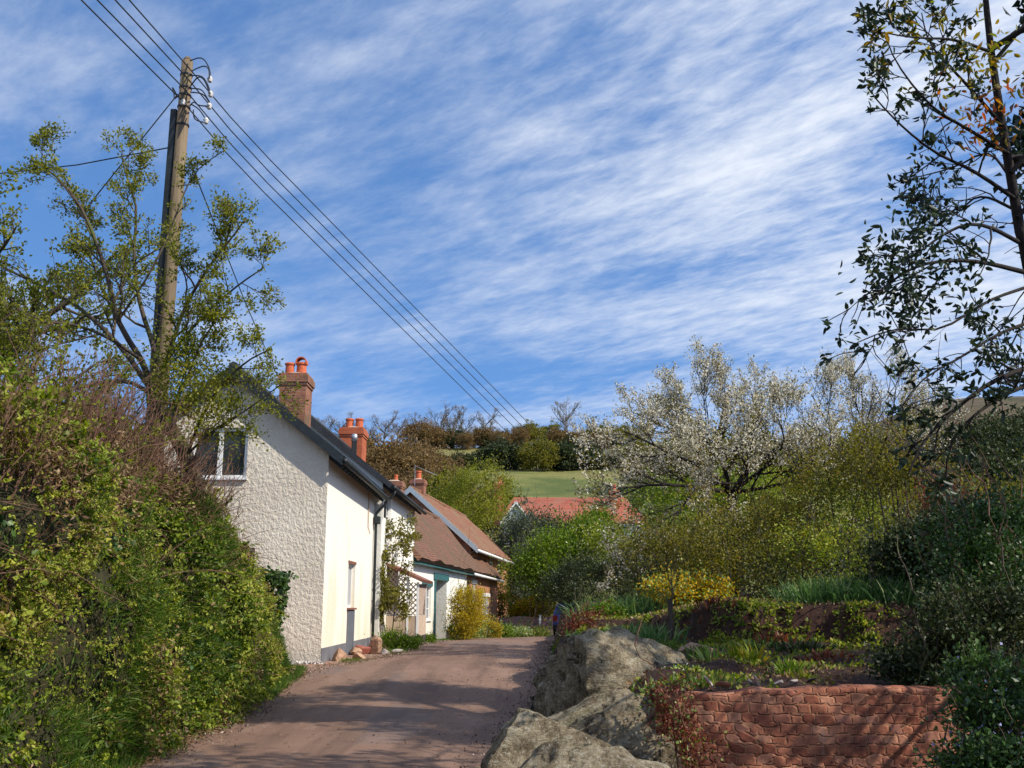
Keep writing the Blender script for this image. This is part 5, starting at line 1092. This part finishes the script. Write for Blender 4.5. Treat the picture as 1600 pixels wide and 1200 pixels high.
blossom('second cherry tree in white blossom, half hidden behind olive bushes on the right', (P(1365, 930, D2).x, D2, 1.5), [
    ([(1365,930,D2),(1362,840,D2),(1350,760,D2)], .15, .12), ([(1350,760,D2),(1320,700,27),(1290,658,26.6),(1268,616,26.4)], .08, .016), ([(1350,760,D2),(1345,691,27.6),(1350,641,27.8),(1345,598,28)], .08, .016), ([(1350,760,D2),(1380,700,27),(1395,649,26.6),(1400,607,26.4)], .07, .015), ([(1350,760,D2),(1410,725,27.4),(1440,683,27.2),(1450,658,27)], .07, .015)],
    103, .1, [(9, 1.35, .72, .11, .08, .15), (9, .75, .62, .10, .13, .15), (4, .34, .5, .08, .18, .2)], 30, 4.3)

# ------------------------------------------------------------------ shrubs and garden trees
def bush(name, label, blobs, leaf, seed, K, per, cr, lsz, cat='bush', group=None, stems=10, barkm='bark', shell=.35, ground=None, extra=None, gap=.30):
    rg = np.random.default_rng(seed); b0 = np.array(blobs[0][0]); zb = min(b[0][2]-b[1][2] for b in blobs) if ground is None else ground
    r = thing(name, label, cat, (b0[0], b0[1], zb), 0, group); ch = []
    for k in range(stems):
        b = blobs[k % len(blobs)]; e = np.array(b[0]) + rg.normal(size=3)*np.array(b[1])*.45; s = np.array([b[0][0] + rg.normal()*b[1][0]*.25, b[0][1] + rg.normal()*b[1][1]*.25, zb-.05])
        h = max(e[2]-zb, .2); ch.append((smooth_line([s, (s+e)/2 + rg.normal(size=3)*.08*h, e], 8), np.linspace(.012+.006*h, .005, 8)))
        for q in range(3): l = wander(rg, ch[-1][0][5] if q else ch[-1][0][-1], rg.normal(size=3)*.6 + np.array([0,0,.9]), h*.35, 5, .12, .04); ch.append((l, np.linspace(.008, .003, 6)))
    p, d, t = clumps(rg, blobs, K, per, cr, shell); tw = []; nf = len(p)
    for q in rg.choice(nf, min(K//3 + 4, nf)):      # shoots that break the outline
        l = wander(rg, p[q], d[q]*.7 + np.array([0, 0, .8]), cr*rg.uniform(2, 4.2), 4, .14, .06); tw.append(l); ch.append((l, np.linspace(max(.004, lsz*.09), max(.002, lsz*.04), 5)))
    pp, dd = along(rg, tw, 1.1/lsz, .1); p = np.concatenate([p, pp]); d = np.concatenate([d, dd + rg.normal(size=pp.shape)*.7]); t = np.concatenate([t, rg.random(len(pp))])
    tubes('stems', ch, barkm, r, 4); k = (p[:, 2] > zb + .02) & (fnoise(p[:, 0] + p[:, 1]*.45, p[:, 2] + p[:, 1]*.2, .55/cr*.5, seed % 23, 3) > -gap)
    leaves('foliage', p[k], d[k], lsz, lsz*.62, leaf, r, t[k], rg)
    if extra: m2, frac, s2 = extra; i = rg.random(len(p)) < frac; leaves('flowers', p[i] + unit(d[i])*s2*.6, d[i], s2, s2*.9, m2, r, rg.random(i.sum()), rg)
    return r
def bl(px, py, D, wpx, hpx, dep=None):
    """ellipsoid whose outline is wpx by hpx photograph pixels at distance D"""
    rx = wpx/2*D/FPX; rz = hpx/2*D/FPX; c = P(px, py, D); return ((c.x, c.y, c.z), (rx, dep or rx*.9, rz))
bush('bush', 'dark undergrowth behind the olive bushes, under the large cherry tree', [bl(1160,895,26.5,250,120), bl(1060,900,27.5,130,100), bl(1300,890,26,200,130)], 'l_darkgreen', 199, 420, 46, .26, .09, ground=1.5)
OG = 'olive green bushes above the garden bank'
bush('bush', 'olive bush with orange tints below the left side of the large cherry tree', [bl(1075,890,19.5,130,120), bl(1020,880,20,90,110)], 'l_olive', 201, 150, 50, .16, .06, gap=.15, group=OG, ground=1.45)
bush('bush', 'broad olive green bush in front of the large cherry trunk', [bl(1170,870,19,190,150), bl(1230,830,20,150,130), bl(1120,840,20.5,120,110)], 'l_olive', 203, 300, 50, .17, .06, gap=.15, group=OG, ground=1.5)
bush('bush', 'fresh green bush below the second cherry tree, beside the pale stake', [bl(1290,880,18.5,160,150), bl(1330,820,20,150,160)], 'l_hedge', 205, 230, 50, .17, .06, gap=.15, group=OG, ground=1.5)
bush('bush', 'tall olive leaved bush filling the space under the evergreen branches', [bl(1330,745,19.5,150,150), bl(1415,765,18.5,130,160), bl(1395,710,19,110,110)], 'l_olive', 207, 270, 46, .18, .062, gap=.15, group=OG, ground=1.5, stems=18)
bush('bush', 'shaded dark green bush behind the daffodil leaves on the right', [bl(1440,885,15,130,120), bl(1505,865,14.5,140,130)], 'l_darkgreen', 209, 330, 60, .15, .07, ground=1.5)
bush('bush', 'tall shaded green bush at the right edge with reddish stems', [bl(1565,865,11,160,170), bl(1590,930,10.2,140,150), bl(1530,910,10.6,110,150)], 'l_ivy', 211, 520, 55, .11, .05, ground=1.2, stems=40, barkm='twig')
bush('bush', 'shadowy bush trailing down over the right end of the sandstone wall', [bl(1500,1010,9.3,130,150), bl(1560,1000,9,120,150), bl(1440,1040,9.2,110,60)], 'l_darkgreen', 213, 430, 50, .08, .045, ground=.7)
bush('flowering_bush', 'dark leafy bush with lilac flower heads in the bottom right corner', [bl(1570,1120,7.4,170,170), bl(1600,1190,7.1,200,170), bl(1545,1195,7.3,110,130)], 'l_ivy', 215, 420, 45, .055, .042, ground=0, extra=('l_lilac', .012, .03))
bush('flowering_bush', 'yellow flowered shrub on the bank between the daffodil leaves and the olive bushes', [bl(1060,925,18.6,95,50), bl(1110,930,18.4,80,45)], 'l_yellow', 217, 110, 36, .09, .055, ground=1.5, extra=('l_lime', .4, .06))
bush('hedge', 'clipped dark hedge behind the daffodil leaves at the bend of the lane', [bl(925,918,46,130,75), bl(985,905,45,90,85), bl(880,925,47,60,60)], 'l_darkgreen', 219, 480, 50, .2, .10, 'hedge', ground=1.0, shell=.6)
bush('tree', 'bright green leafy tree behind the bend of the lane', [bl(890,880,62,120,90), bl(930,848,63,80,100), bl(850,890,61,80,70)], 'l_bright', 221, 640, 45, .35, .17, 'tree', ground=0, stems=16)
bush('tree', 'dark grey green tree beside the end of the brick house', [bl(822,860,76,70,120), bl(812,910,75,60,90)], 'l_greygreen', 223, 330, 45, .35, .18, 'tree', ground=0, stems=10)
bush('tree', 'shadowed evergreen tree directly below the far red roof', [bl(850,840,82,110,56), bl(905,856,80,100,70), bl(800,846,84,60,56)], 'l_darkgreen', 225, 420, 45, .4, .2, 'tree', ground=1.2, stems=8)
bush('tree', 'budding yellow green tree between the cottage chimneys and the far red roof', [bl(740,800,90,120,110), bl(760,760,92,80,70), bl(705,790,92,70,90)], 'l_young', 227, 470, 42, .42, .19, 'tree', ground=3, stems=14)
bush('tree', 'green tree dotted with pale blossom, right of the far red roof', [bl(960,868,55,110,100), bl(1005,880,54,90,90)], 'l_hedge', 229, 260, 40, .28, .12, 'tree', ground=1, stems=14, extra=('l_blossom', .05, .12))
bush('tree', 'green tree far behind the two cherry trees', [bl(1080,800,60,170,130), bl(1180,800,62,150,140)], 'l_hedge', 231, 520, 45, .4, .19, 'tree', ground=1, stems=12)
bush('tree', 'olive tree far behind the bushes on the right', [bl(1500,815,42,220,100), bl(1400,815,44,160,110), bl(1600,810,40,160,110)], 'l_olive', 233, 560, 45, .32, .15, 'tree', ground=1, stems=14)
bush('tree', 'small reddish leaved tree under the drooping evergreen branch', [bl(1478,790,17,60,70)], 'l_heather', 235, 60, 30, .12, .06, 'tree', ground=1.5, stems=8, barkm='twig')
# cottage side planting
bush('flowering_bush', 'rounded golden flowering shrub between the teal doorway and the brick wall', [bl(731,950,41.5,48,62), bl(728,975,41.2,44,46)], 'l_gold', 237, 300, 42, .13, .065, ground=0, shell=.5)
bush('climber', 'leafy green climber growing up the corner of the far brick house', [bl(783,930,66,22,90)], 'l_young', 239, 110, 36, .16, .11, 'climber', ground=0, stems=6)
bush('flowering_bush', 'bright yellow flowering bush behind the low stone wall', [bl(838,952,64.5,58,34), bl(815,958,65,34,30)], 'l_yellow', 241, 170, 40, .16, .11, ground=.2, extra=('l_bright', .25, .12))
bush('bush', 'bushy green shrub at the porch foot behind the loose stones', [bl(630,1003,28.2,50,26, .35), bl(612,1002,28.0,26,22, .3)], 'l_bright', 243, 170, 40, .07, .05, ground=.3)
bush('bush', 'small green plant tucked at the far side of the porch', [bl(671,1006,33.2,16,24, .25)], 'l_bright', 245, 60, 36, .06, .05, ground=.2, stems=4)
for i, (px, py, D, w, h, lf, lab, ex) in enumerate([(712,985,42.6,26,18,'l_lime','pale green flower clump left of the flower border', None),(738,990,43,34,20,'l_lime','pale green clump with white flowers under the golden shrub',('l_blossom',.15,.06)),(765,984,43.6,34,22,'l_yellow','yellow flower clump in the middle of the flower border',('l_lime',.4,.06)),
    (788,988,44.3,34,16,'l_bright','low green clump right of the yellow flowers',('l_lime',.25,.06)),(815,990,44.8,36,14,'l_lime','low pale green clump before the stone wall',('l_blossom',.1,.06)),(843,991,45.4,36,13,'l_lime','last low green clump of the border beside the car',('l_yellow',.1,.06)),(752,972,44.5,26,22,'l_gold','orange yellow flower clump by the brick wall foot', None)]):
    bush('flower_clump', lab, [bl(px,py,D,w,h,.35)], lf, 250+i, 70, 40, .09, .06, 'flowers', 'flower border at the bend', 2, ground=0, extra=ex)
def climber():
    rg = np.random.default_rng(61); r = thing('climber', 'leafy climbing rose sprawling up the second white cottage and over the trellis', 'climber', (-3.4, 30.4, .2)); ch = []; tp = []
    for pts in ([(600,1010,29.9),(592,960,29.9),(590,900,29.9),(612,850,30.6),(625,820,31.4)], [(606,1010,29.9),(610,960,30.2),(618,900,30.6),(630,850,32),(640,820,33.4)], [(590,1000,29.8),(586,940,29.8),(588,880,30),(600,850,30.4),(596,825,30.6)], [(596,960,29.8),(606,930,29.9),(622,950,30)]):
        l = px_limb(pts, 12); l[:, 0] += .10; grow(rg, l, .022, .006, [(11, .62, .9, .16, .0, .1), (5, .30, .8, .16, -.02, .2)], ch, tp)
    tubes('stems', ch, 'bark', r, 4); p, d = along(rg, tp, 75, .05); p = p + rg.normal(size=p.shape)*.07; p[:, 0] = np.maximum(p[:, 0], -3.82)
    leaves('foliage', p, rg.normal(size=p.shape) + np.array([.3, -.2, 0]), .085, .06, 'l_olive', r, np.clip(rg.random(len(p))*.9, 0, 1), rg)
climber()

# ------------------------------------------------------------------ garden plants
def tuft(name, label, c, n, L, W, leaf, seed, spread=.5, rad=.25, cat='plant', group=None, flowers=None):
    rg = np.random.default_rng(seed); a = rg.normal(size=(n, 2))*rad; p = np.stack([c[0]+a[:, 0], c[1]+a[:, 1], garden_z(c[0]+a[:, 0], c[1]+a[:, 1]) - .02], -1)
    d = np.array([0, 0, 1.0]) + np.concatenate([a/rad*spread*.5, np.zeros((n, 1))], 1) + rg.normal(size=(n, 3))*spread*.5; Ls = L*rg.uniform(.6, 1.15, n)
    # a blade of two bent pieces
    d = unit(d); s = unit(np.cross(d, rg.normal(size=d.shape))); mid = p + d*(Ls*.6)[:, None]; d2 = unit(d + np.array([0, 0, -.25]) + rg.normal(size=d.shape)*.25); tip = mid + d2*(Ls*.45)[:, None]; w = (W*.5)
    V = np.stack([p + s*w*.8, p - s*w*.8, mid - s*w, mid + s*w, tip - s*w*.15, tip + s*w*.15], 1).reshape(-1, 3); i = np.arange(n)[:, None]*6; F = np.concatenate([i + np.array([[0,1,2,3]]), i + np.array([[3,2,4,5]])])
    rn = rg.random(n); o = np_mesh(name, V, F, MT[leaf], None, np.concatenate([rn, rn])); o.location = (0, 0, 0)
    if flowers: fm, k, fs = flowers; j = rg.choice(n, k); q = leaves('flowers', tip[j] + rg.normal(size=(k, 3))*fs*.2, rg.normal(size=(k, 3)), fs, fs, fm, None, rg.random(k), rg); q.parent = o
    return tag(o, label, cat, group)
DG = 'daffodil leaf clumps on the bank'
for i, (px, py, D, n, rad, lab) in enumerate([(930,948,20,240,.26,'upright daffodil leaves at the left end of the bank top'),(978,952,19.4,330,.30,'thick clump of daffodil leaves in the middle of the left bank top'),(1018,950,18.8,330,.30,'daffodil leaf clump left of the thin staked sapling'),(1045,952,19.6,200,.26,'daffodil leaves behind the thin staked sapling'),
    (1265,952,15.6,260,.24,'daffodil leaves at the left of the right hand bank'),(1315,945,15.4,330,.28,'tall daffodil leaf clump before the pale stake'),(1365,945,15.2,330,.28,'daffodil leaf clump at the foot of the pale stake'),(1410,955,14.9,330,.28,'drooping daffodil leaves right of the pale stake'),(1450,975,14.6,300,.26,'daffodil leaves spilling down the bank near the dark bush')]):
    tuft('daffodil_clump', lab, (P(px, py, D).x, D), n, .42, .018, 'l_blade', 300+i, .55, rad, 'plant', DG)
for i, (px, D, n, L, W, lf, rad, sp, nm, lab, fl) in enumerate([(1010,14.6,220,.34,.016,'l_blade',.17,.5,'daffodil_clump','daffodil leaves at the foot of the left bank',None),(985,14.9,160,.30,.016,'l_blade',.15,.5,'daffodil_clump','smaller daffodil clump left of the one at the bank foot',None),(1040,13.6,70,.2,.014,'l_grass',.1,.6,'grass_tuft','grass tuft before the tan ledge stone',None),
    (1085,12.6,60,.2,.014,'l_grass',.09,.6,'grass_tuft','grass tuft right of the tan ledge stone',None),(1150,11.6,40,.26,.03,'l_fern',.045,.75,'fern','left of the two yellow green ferns in the bed',None),(1172,11.5,46,.27,.03,'l_fern',.05,.8,'fern','right, rusty based fern in the bed',None),(1108,12.0,26,.24,.03,'l_lime',.05,.7,'fern','tiny pale fern left of the two ferns',None),
    (1006,11.5,60,.07,.025,'l_lime',.07,1.2,'primrose','pale primrose nearest the tall boulder',('l_blossom',8,.03)),(1068,10.6,80,.075,.028,'l_lime',.075,1.3,'primrose','cream flowered primrose in the middle of the bed',('l_blossom',14,.035)),(1090,10.6,50,.07,.025,'l_lime',.06,1.3,'primrose','small primrose right of the cream flowered one',('l_blossom',6,.03)),(1072,9.8,70,.075,.028,'l_bright',.08,1.3,'primrose','low green primrose behind the wall top',('l_blossom',5,.03)),
    (1022,9.9,110,.10,.012,'l_lime',.09,1.2,'ground_plant','feathery pale plant beside the tall boulder',None),(1176,10.3,70,.08,.025,'l_grass',.09,1.2,'ground_plant','flat green plant below the rusty fern',None),(1255,9.8,70,.10,.018,'l_fern',.09,1.1,'ground_plant','yellow green plant near the right of the wall top',None),(1228,10.2,60,.18,.02,'l_bright',.06,.5,'ground_plant','thin upright plant left of the yellow green one',None),
    (955,16.4,90,.14,.03,'l_lime',.14,1.1,'ground_plant','cushion of lime green leaves at the left bank foot',('l_heather',10,.05)),(915,15.6,90,.13,.03,'l_lime',.16,1.1,'ground_plant','low leafy plant behind the small flat boulder',None),(1120,14.9,90,.16,.03,'l_heather',.16,1.0,'ground_plant','reddish plant on the rim of the dark bank',None),(1200,14.6,110,.18,.03,'l_heather',.20,1.0,'ground_plant','broad red leaved plant on the bank rim below the olive bush',None),
    (1285,11.4,100,.14,.025,'l_heather',.14,1.0,'ground_plant','rusty red plant in the shade at the right of the bed',('l_heather',8,.06)),(1180,13.5,90,.2,.03,'l_grass',.14,.9,'ground_plant','leafy weed on the face of the dark bank',('l_yellow',5,.03)),(1240,13.4,110,.2,.03,'l_darkgreen',.22,.9,'ground_plant','dark trailing plant on the bank face',None)]):
    tuft(nm, lab, (P(px, 1000, D).x, D), n, L, W, lf, 330+i, sp, rad, 'plant', 'plants in the garden bed', fl)
bush('ground_plant', 'mound of bright green leaves on the left bank top', [bl(950,960,18.6,70,24,.35)], 'l_bright', 360, 70, 40, .06, .05, 'plant', None, 2, ground=1.25, extra=('l_heather', .03, .06))
bush('ground_plant', 'brown dry heather hanging over the rounded end of the bank at the lane', [bl(905,988,17.8,38,40,.5), bl(918,974,18,44,24,.5)], 'l_heather', 362, 110, 40, .06, .045, 'plant', None, 3, ground=.6)
for i, (x, y, n, L, lab) in enumerate([(.02, 9.3, 90, .22, 'grass tuft at the lane edge beside the domed boulder'), (.28, 10.4, 80, .20, 'grass tuft at the foot of the tall craggy boulder'), (-.22, 7.0, 70, .2, 'grass tuft at the lane edge by the front boulder'), (.62, 12.2, 90, .2, 'grass tuft behind the tall craggy boulder at the lane'), (1.72, 9.3, 90, .2, 'grass tuft between the domed boulder and the wall end')]):
    tuft('grass_tuft', lab, (x, y), n, L, .012, 'l_grass', 380+i, .6, .11, 'plant', 'grass tufts among the boulders')
bush('ground_plant', 'dry reddish stems and weeds trailing over the left end of the sandstone wall', [bl(1052,1105,8.28,60,90,.16), bl(1085,1170,8.24,60,70,.12)], 'l_heather', 390, 70, 30, .05, .03, 'plant', None, 2, barkm='twig', ground=.1, extra=('l_lime', .15, .03))
def bed_cover():
    rg = np.random.default_rng(77); n = 15000; y = rg.uniform(8.7, 19, n); x = xr(y) + .3 + rg.random(n)**1.2*6.5; k = fnoise(x, y, 1.6, 78) > .02; x, y = x[k], y[k]; p = np.stack([x, y, garden_z(x, y)+.01], -1)
    o = leaves('bed_litter', p, rg.normal(size=p.shape) + np.array([0, 0, .5]), .055, .03, 'l_dead', None, rg.random(len(p)), rg); tag(o, 'dry leaves and twigs strewn over the garden soil', kind='stuff')
    n = 60000; y = rg.uniform(8.8, 22, n); x = xr(y) + .3 + rg.random(n)*8; y = np.where(rg.random(n) < .4, bank_y(x) + rg.normal(size=n)*.28, y); k = fnoise(x, y, 1.9, 79) + .10*(np.abs(y - bank_y(x)-.15) < .6) + .1*(y > bank_y(x)) > .24; x, y = x[k], y[k]; p = np.stack([x, y, garden_z(x, y)+.01], -1)
    o = leaves('ground_cover', p, rg.normal(size=p.shape) + np.array([0, -.3, .7]), .06, .035, 'l_hedge', None, rg.random(len(p)), rg); tag(o, 'small weeds and leaves creeping over the garden soil and bank', kind='stuff')
bed_cover()
def sapling(label, px, y0, y1, D, seed, m, r, twiggy):
    a, b = P(px, y0, D), P(px, y1, D); a.z = min(a.z, gdz(a.x, D)); rr = np.random.default_rng(seed)
    o = thing('sapling' if twiggy else 'wooden_stake', label, 'sapling' if twiggy else 'stake', a); mb = MB(); mb.tube([a, (a+b)/2 + Vector((.01, 0, 0)), b], [r, r*.95, r*.85], 8); mb.build('stake', MT[m], o)
    if twiggy:
        ch = []; tp = []; grow(rr, smooth_line([np.array(a)+[.06,0,0], np.array((a+b)/2)+[.04,0,0], np.array(b)+[.05,0,.5]], 8), .015, .005, [(7, .4, .7, .14, .08, .4), (3, .2, .7, .15, .05, .2)], ch, tp); tubes('stem', ch, 'bark', o, 5); p, d = along(rr, tp, 16, .1); leaves('crown', p, d + rr.normal(size=p.shape)*.7, .06, .035, 'l_olive', o, rr.random(len(p)), rr)
    else: mb = MB(); mb.box((b.x-.05, D-.05, b.z-.14), (b.x+.05, D+.05, b.z-.10)); mb.build('tie', MT['rubber'], o)
sapling('thin sapling tied to a dark stake on the left bank', 1046, 1000, 935, 14.6, 91, 'bark', .032, True)
sapling('pale wooden stake standing among the daffodil leaves on the right', 1363, 950, 862, 15.4, 92, 'stake', .036, False)

# ------------------------------------------------------------------ car at the bend
def car():
    r = thing('parked_car', 'dark blue parked car half hidden behind the bank at the bend', 'car', (2.62, 45.4, gz1(2.85, 46)+.0), R(-10))
    W = .84; prof = [(.0,.28),(-.02,.62),(.05,.92),(.42,1.36),(.7,1.44),(1.9,1.42),(2.75,.98),(3.7,.88),(3.95,.6),(3.95,.28)]
    mb = MB(); n = len(prof); vs = []
    for s in (-1, 1):
        for y, z in prof: k = 1 - .17*max(0, (z-.92)/.5); vs.append((s*W*k, y, z))
    mb.add(vs, [tuple(range(n-1, -1, -1)), tuple(range(n, 2*n))] + [(i, (i+1) % n, (i+1) % n+n, i+n) for i in range(n)]); b = mb.build('body', MT['car'], r, False, bevel=.05)
    mb = MB(); f = lambda t, s: (s*W*(1-.17*max(0, ((.92+.44*t)-.92)/.5))*.86, .05+.37*t-.012, .92+.44*t+.008)
    mb.quad(f(.12,-1), f(.12,1), f(.9,1), f(.9,-1)); mb.build('rear_window', MT['glass'], r, False)
    for s in (-1, 1):
        mb = MB(); mb.add([(s*(W*.985+.004), .35, .98), (s*(W*.985+.004), 2.45, .98), (s*(W*.86+.006), 1.75, 1.34), (s*(W*.86+.006), .55, 1.34)], [(0,1,2,3)]); mb.build('side_window', MT['glass'], r, False)
        mb = MB(); mb.box((s*W*.72, -.05, .66), (s*W*.97, .03, .92)); mb.build('tail_lamp', MT['lamp'], r, False, bevel=.015)
        for y in (.62, 3.15):
            mb = MB(); mb.tube([(s*(W-.17), y, .3), (s*(W+.01), y, .3)], .30, 20); w = mb.build('wheel', MT['rubber'], r, False); mb = MB(); mb.tube([(s*(W+.011), y, .3), (s*(W+.02), y, .3)], .18, 16); mb.build('rim', MT['metal'], w, False)
    mb = MB(); mb.box((-W*.96, -.08, .3), (W*.96, .02, .5)); mb.build('bumper', MT['rubber'], r, False, bevel=.03)
    mb = MB(); mb.box((-.26, -.045, .66), (.26, -.015, .77)); mb.build('number_plate', MT['upvc'], r, False)
car()

# ------------------------------------------------------------------ hillside woods
def far_proto(name, label, leaf, h, w, seed, K, per, bare=False, group=None):
    rg = np.random.default_rng(seed); r = thing(name, label, 'tree' if 'tree' in name else 'bush', (0, 0, 0), 0, group); ch = []; tp = []
    if bare:
        tr = wander(rg, (0, 0, -.3), (0, 0, 1), h*.7, 6, .05, .1); ch.append((tr, np.linspace(h*.028, h*.012, 7)))
        for k in range(10): grow(rg, wander(rg, tr[2 + k % 5], (math.cos(k*2.4), math.sin(k*2.4), .9), h*.48, 6, .12, .07), h*.012, h*.005, [(6, h*.24, .6, .14, .07, .2), (5, h*.12, .6, .14, .05, .15)], ch, tp)
        tubes('trunk', ch, 'bark_grey', r, 3); p, d = along(rg, tp, 4.0, .2); p = p + rg.normal(size=p.shape)*.15; leaves('crown', p, rg.normal(size=p.shape), .34, .10, leaf, r, rg.random(len(p)), rg)
    else:
        tubes('trunk', [(wander(rg, (0, 0, -.3), (0, 0, 1), h*.6, 4, .05, .1), np.linspace(h*.03, h*.01, 5))], 'bark', r, 5)
        bs = [((0, 0, h*.5), (w*.42, w*.42, h*.48))] + [((math.cos(k*2.1)*w*.3, math.sin(k*2.1)*w*.25, h*(.35 + .09*k)), (w*.28, w*.28, h*.28)) for k in range(4)]
        p, d, t = clumps(rg, bs, K, per, h*.055, .45); p = p[p[:, 2] > .0] if False else p; p[:, 2] = np.maximum(p[:, 2], .05); leaves('crown', p, d, .52, .34, leaf, r, t, rg)
    return r
def hillside():
    rg = np.random.default_rng(500)
    SK = 'trees along the hill skyline'; HB = 'dark bushes along the upper hillside hedge'; HC = 'dark bushes along the lower hillside hedge'; BR = 'brown budding trees on the hill behind the cottages'
    K = {'bare': [far_proto('bare_tree', 'leafless grey tree standing on the hill skyline', 'l_brown', 10, 9, s, 0, 0, True, SK) for s in (501, 502)],
         'dark': [far_proto('hedgerow_bush', 'dark evergreen bush in the upper hedge across the hillside field', 'l_darkgreen', 7, 8, s, 150, 26, False, HB) for s in (503, 504)],
         'brown': [far_proto('brown_tree', 'brown budding tree in the wood behind the cottage chimneys', 'l_brown', 12, 12, s, 300, 30, False, BR) for s in (505, 506)],
         'olive': [far_proto('hillside_tree', 'yellow green budding tree on the hillside', 'l_olive', 9, 9, s, 190, 28, False, 'budding trees on the hillside') for s in (507, 508)]}
    used = {}
    def put(kind, px, D, s, label=None, group=None):
        i = used.get(kind, 0); used[kind] = i + 1; src = K[kind][i % 2]; X = (px-800)/FPX*D*1.02; z = gz1(X, D) - .25; rz = rg.uniform(0, 6.28); sx = s*rg.uniform(.9, 1.15)
        if i < 2: o = src; o.location = (X, D, z); o.rotation_euler = (0, 0, rz); o.scale = (sx, sx, s)
        else: o = copy_tree(src, None, (X, D, z), rz, (sx, sx, s))
        if label: o['label'] = label
        if group: o['group'] = group
    for px, s in ((508,1.0),(530,1.05),(556,.95),(600,1.1),(622,1.0),(646,1.05),(690,1.2),(706,1.15),(724,1.1),(757,1.05),(883,1.25),(575,.9)): put('bare', px, rg.uniform(243, 252), s*.90)
    for px in (520,548,575,690,705,722,740,752,768,780,795,808,866,880,895,912,930,950): put('dark', px, rg.uniform(228, 238), rg.uniform(.42, .68))
    for px in (820,840,858,925,945,965,980,1000): put('olive', px, rg.uniform(238, 247), rg.uniform(.42, .65), 'yellow brown budding tree near the hill skyline', 'budding trees near the skyline')
    for px, s in ((690,.45),(708,.4),(724,.5),(742,.45),(772,.75),(785,.8),(800,.72),(815,.5),(862,.45),(878,.72),(890,.78),(905,.75),(918,.7),(940,.45),(960,.5),(985,.5)): put('dark', px, rg.uniform(183, 188), s, 'dark evergreen bush in the lower hedge across the hillside field', HC)
    for px, s in ((697,.42),(728,.38),(757,.45),(785,.4),(812,.45),(872,.42),(900,.4),(935,.42),(655,.6),(675,.5)): put('brown', px, rg.uniform(224, 230), s, 'small brown bush in the upper hedge across the hillside field', 'brown bushes in the upper hedge')
    put('olive', 838, 181, .72, 'rounded pale tree standing in the lower hillside hedge', 'lone tree in the lower hedge')
    for px, D, s in ((520,150,1.0),(560,140,1.0),(585,150,1.1),(612,142,1.15),(636,150,1.12),(660,140,1.0),(605,125,.85),(640,122,.8),(672,128,.8),(545,130,.9),(690,150,.8),(500,140,1.0)): put('brown', px, D, s*.70)
    for px, D, s in ((700,118,.8),(690,108,.75),(770,118,.7),(1010,150,1),(1050,140,1),(1090,150,1.1),(1140,140,1.1),(1200,150,1.1),(1260,150,1.1),(1330,160,1.1)): put('olive', px, D, s)
    # wood on the far right slope: reads as one mass
    n = 700; X = rg.uniform(190, 460, n); Y = rg.uniform(520, 606, n); 
    top = 147*ssn(60, 330, X); Z = top*ssn(330, 760, Y) + 6; V = []; F = []; p, d, t = clumps(rg, [((x, y, z+4), (6, 6, 7)) for x, y, z in zip(X, Y, Z)], 9000, 7, 1.8, .5)
    o = leaves('far_wood', p, d, 2.2, 1.5, 'l_darkgreen', None, t, rg); tag(o, 'dark wood on the slope of the far moorland hill', kind='stuff')
hillside()
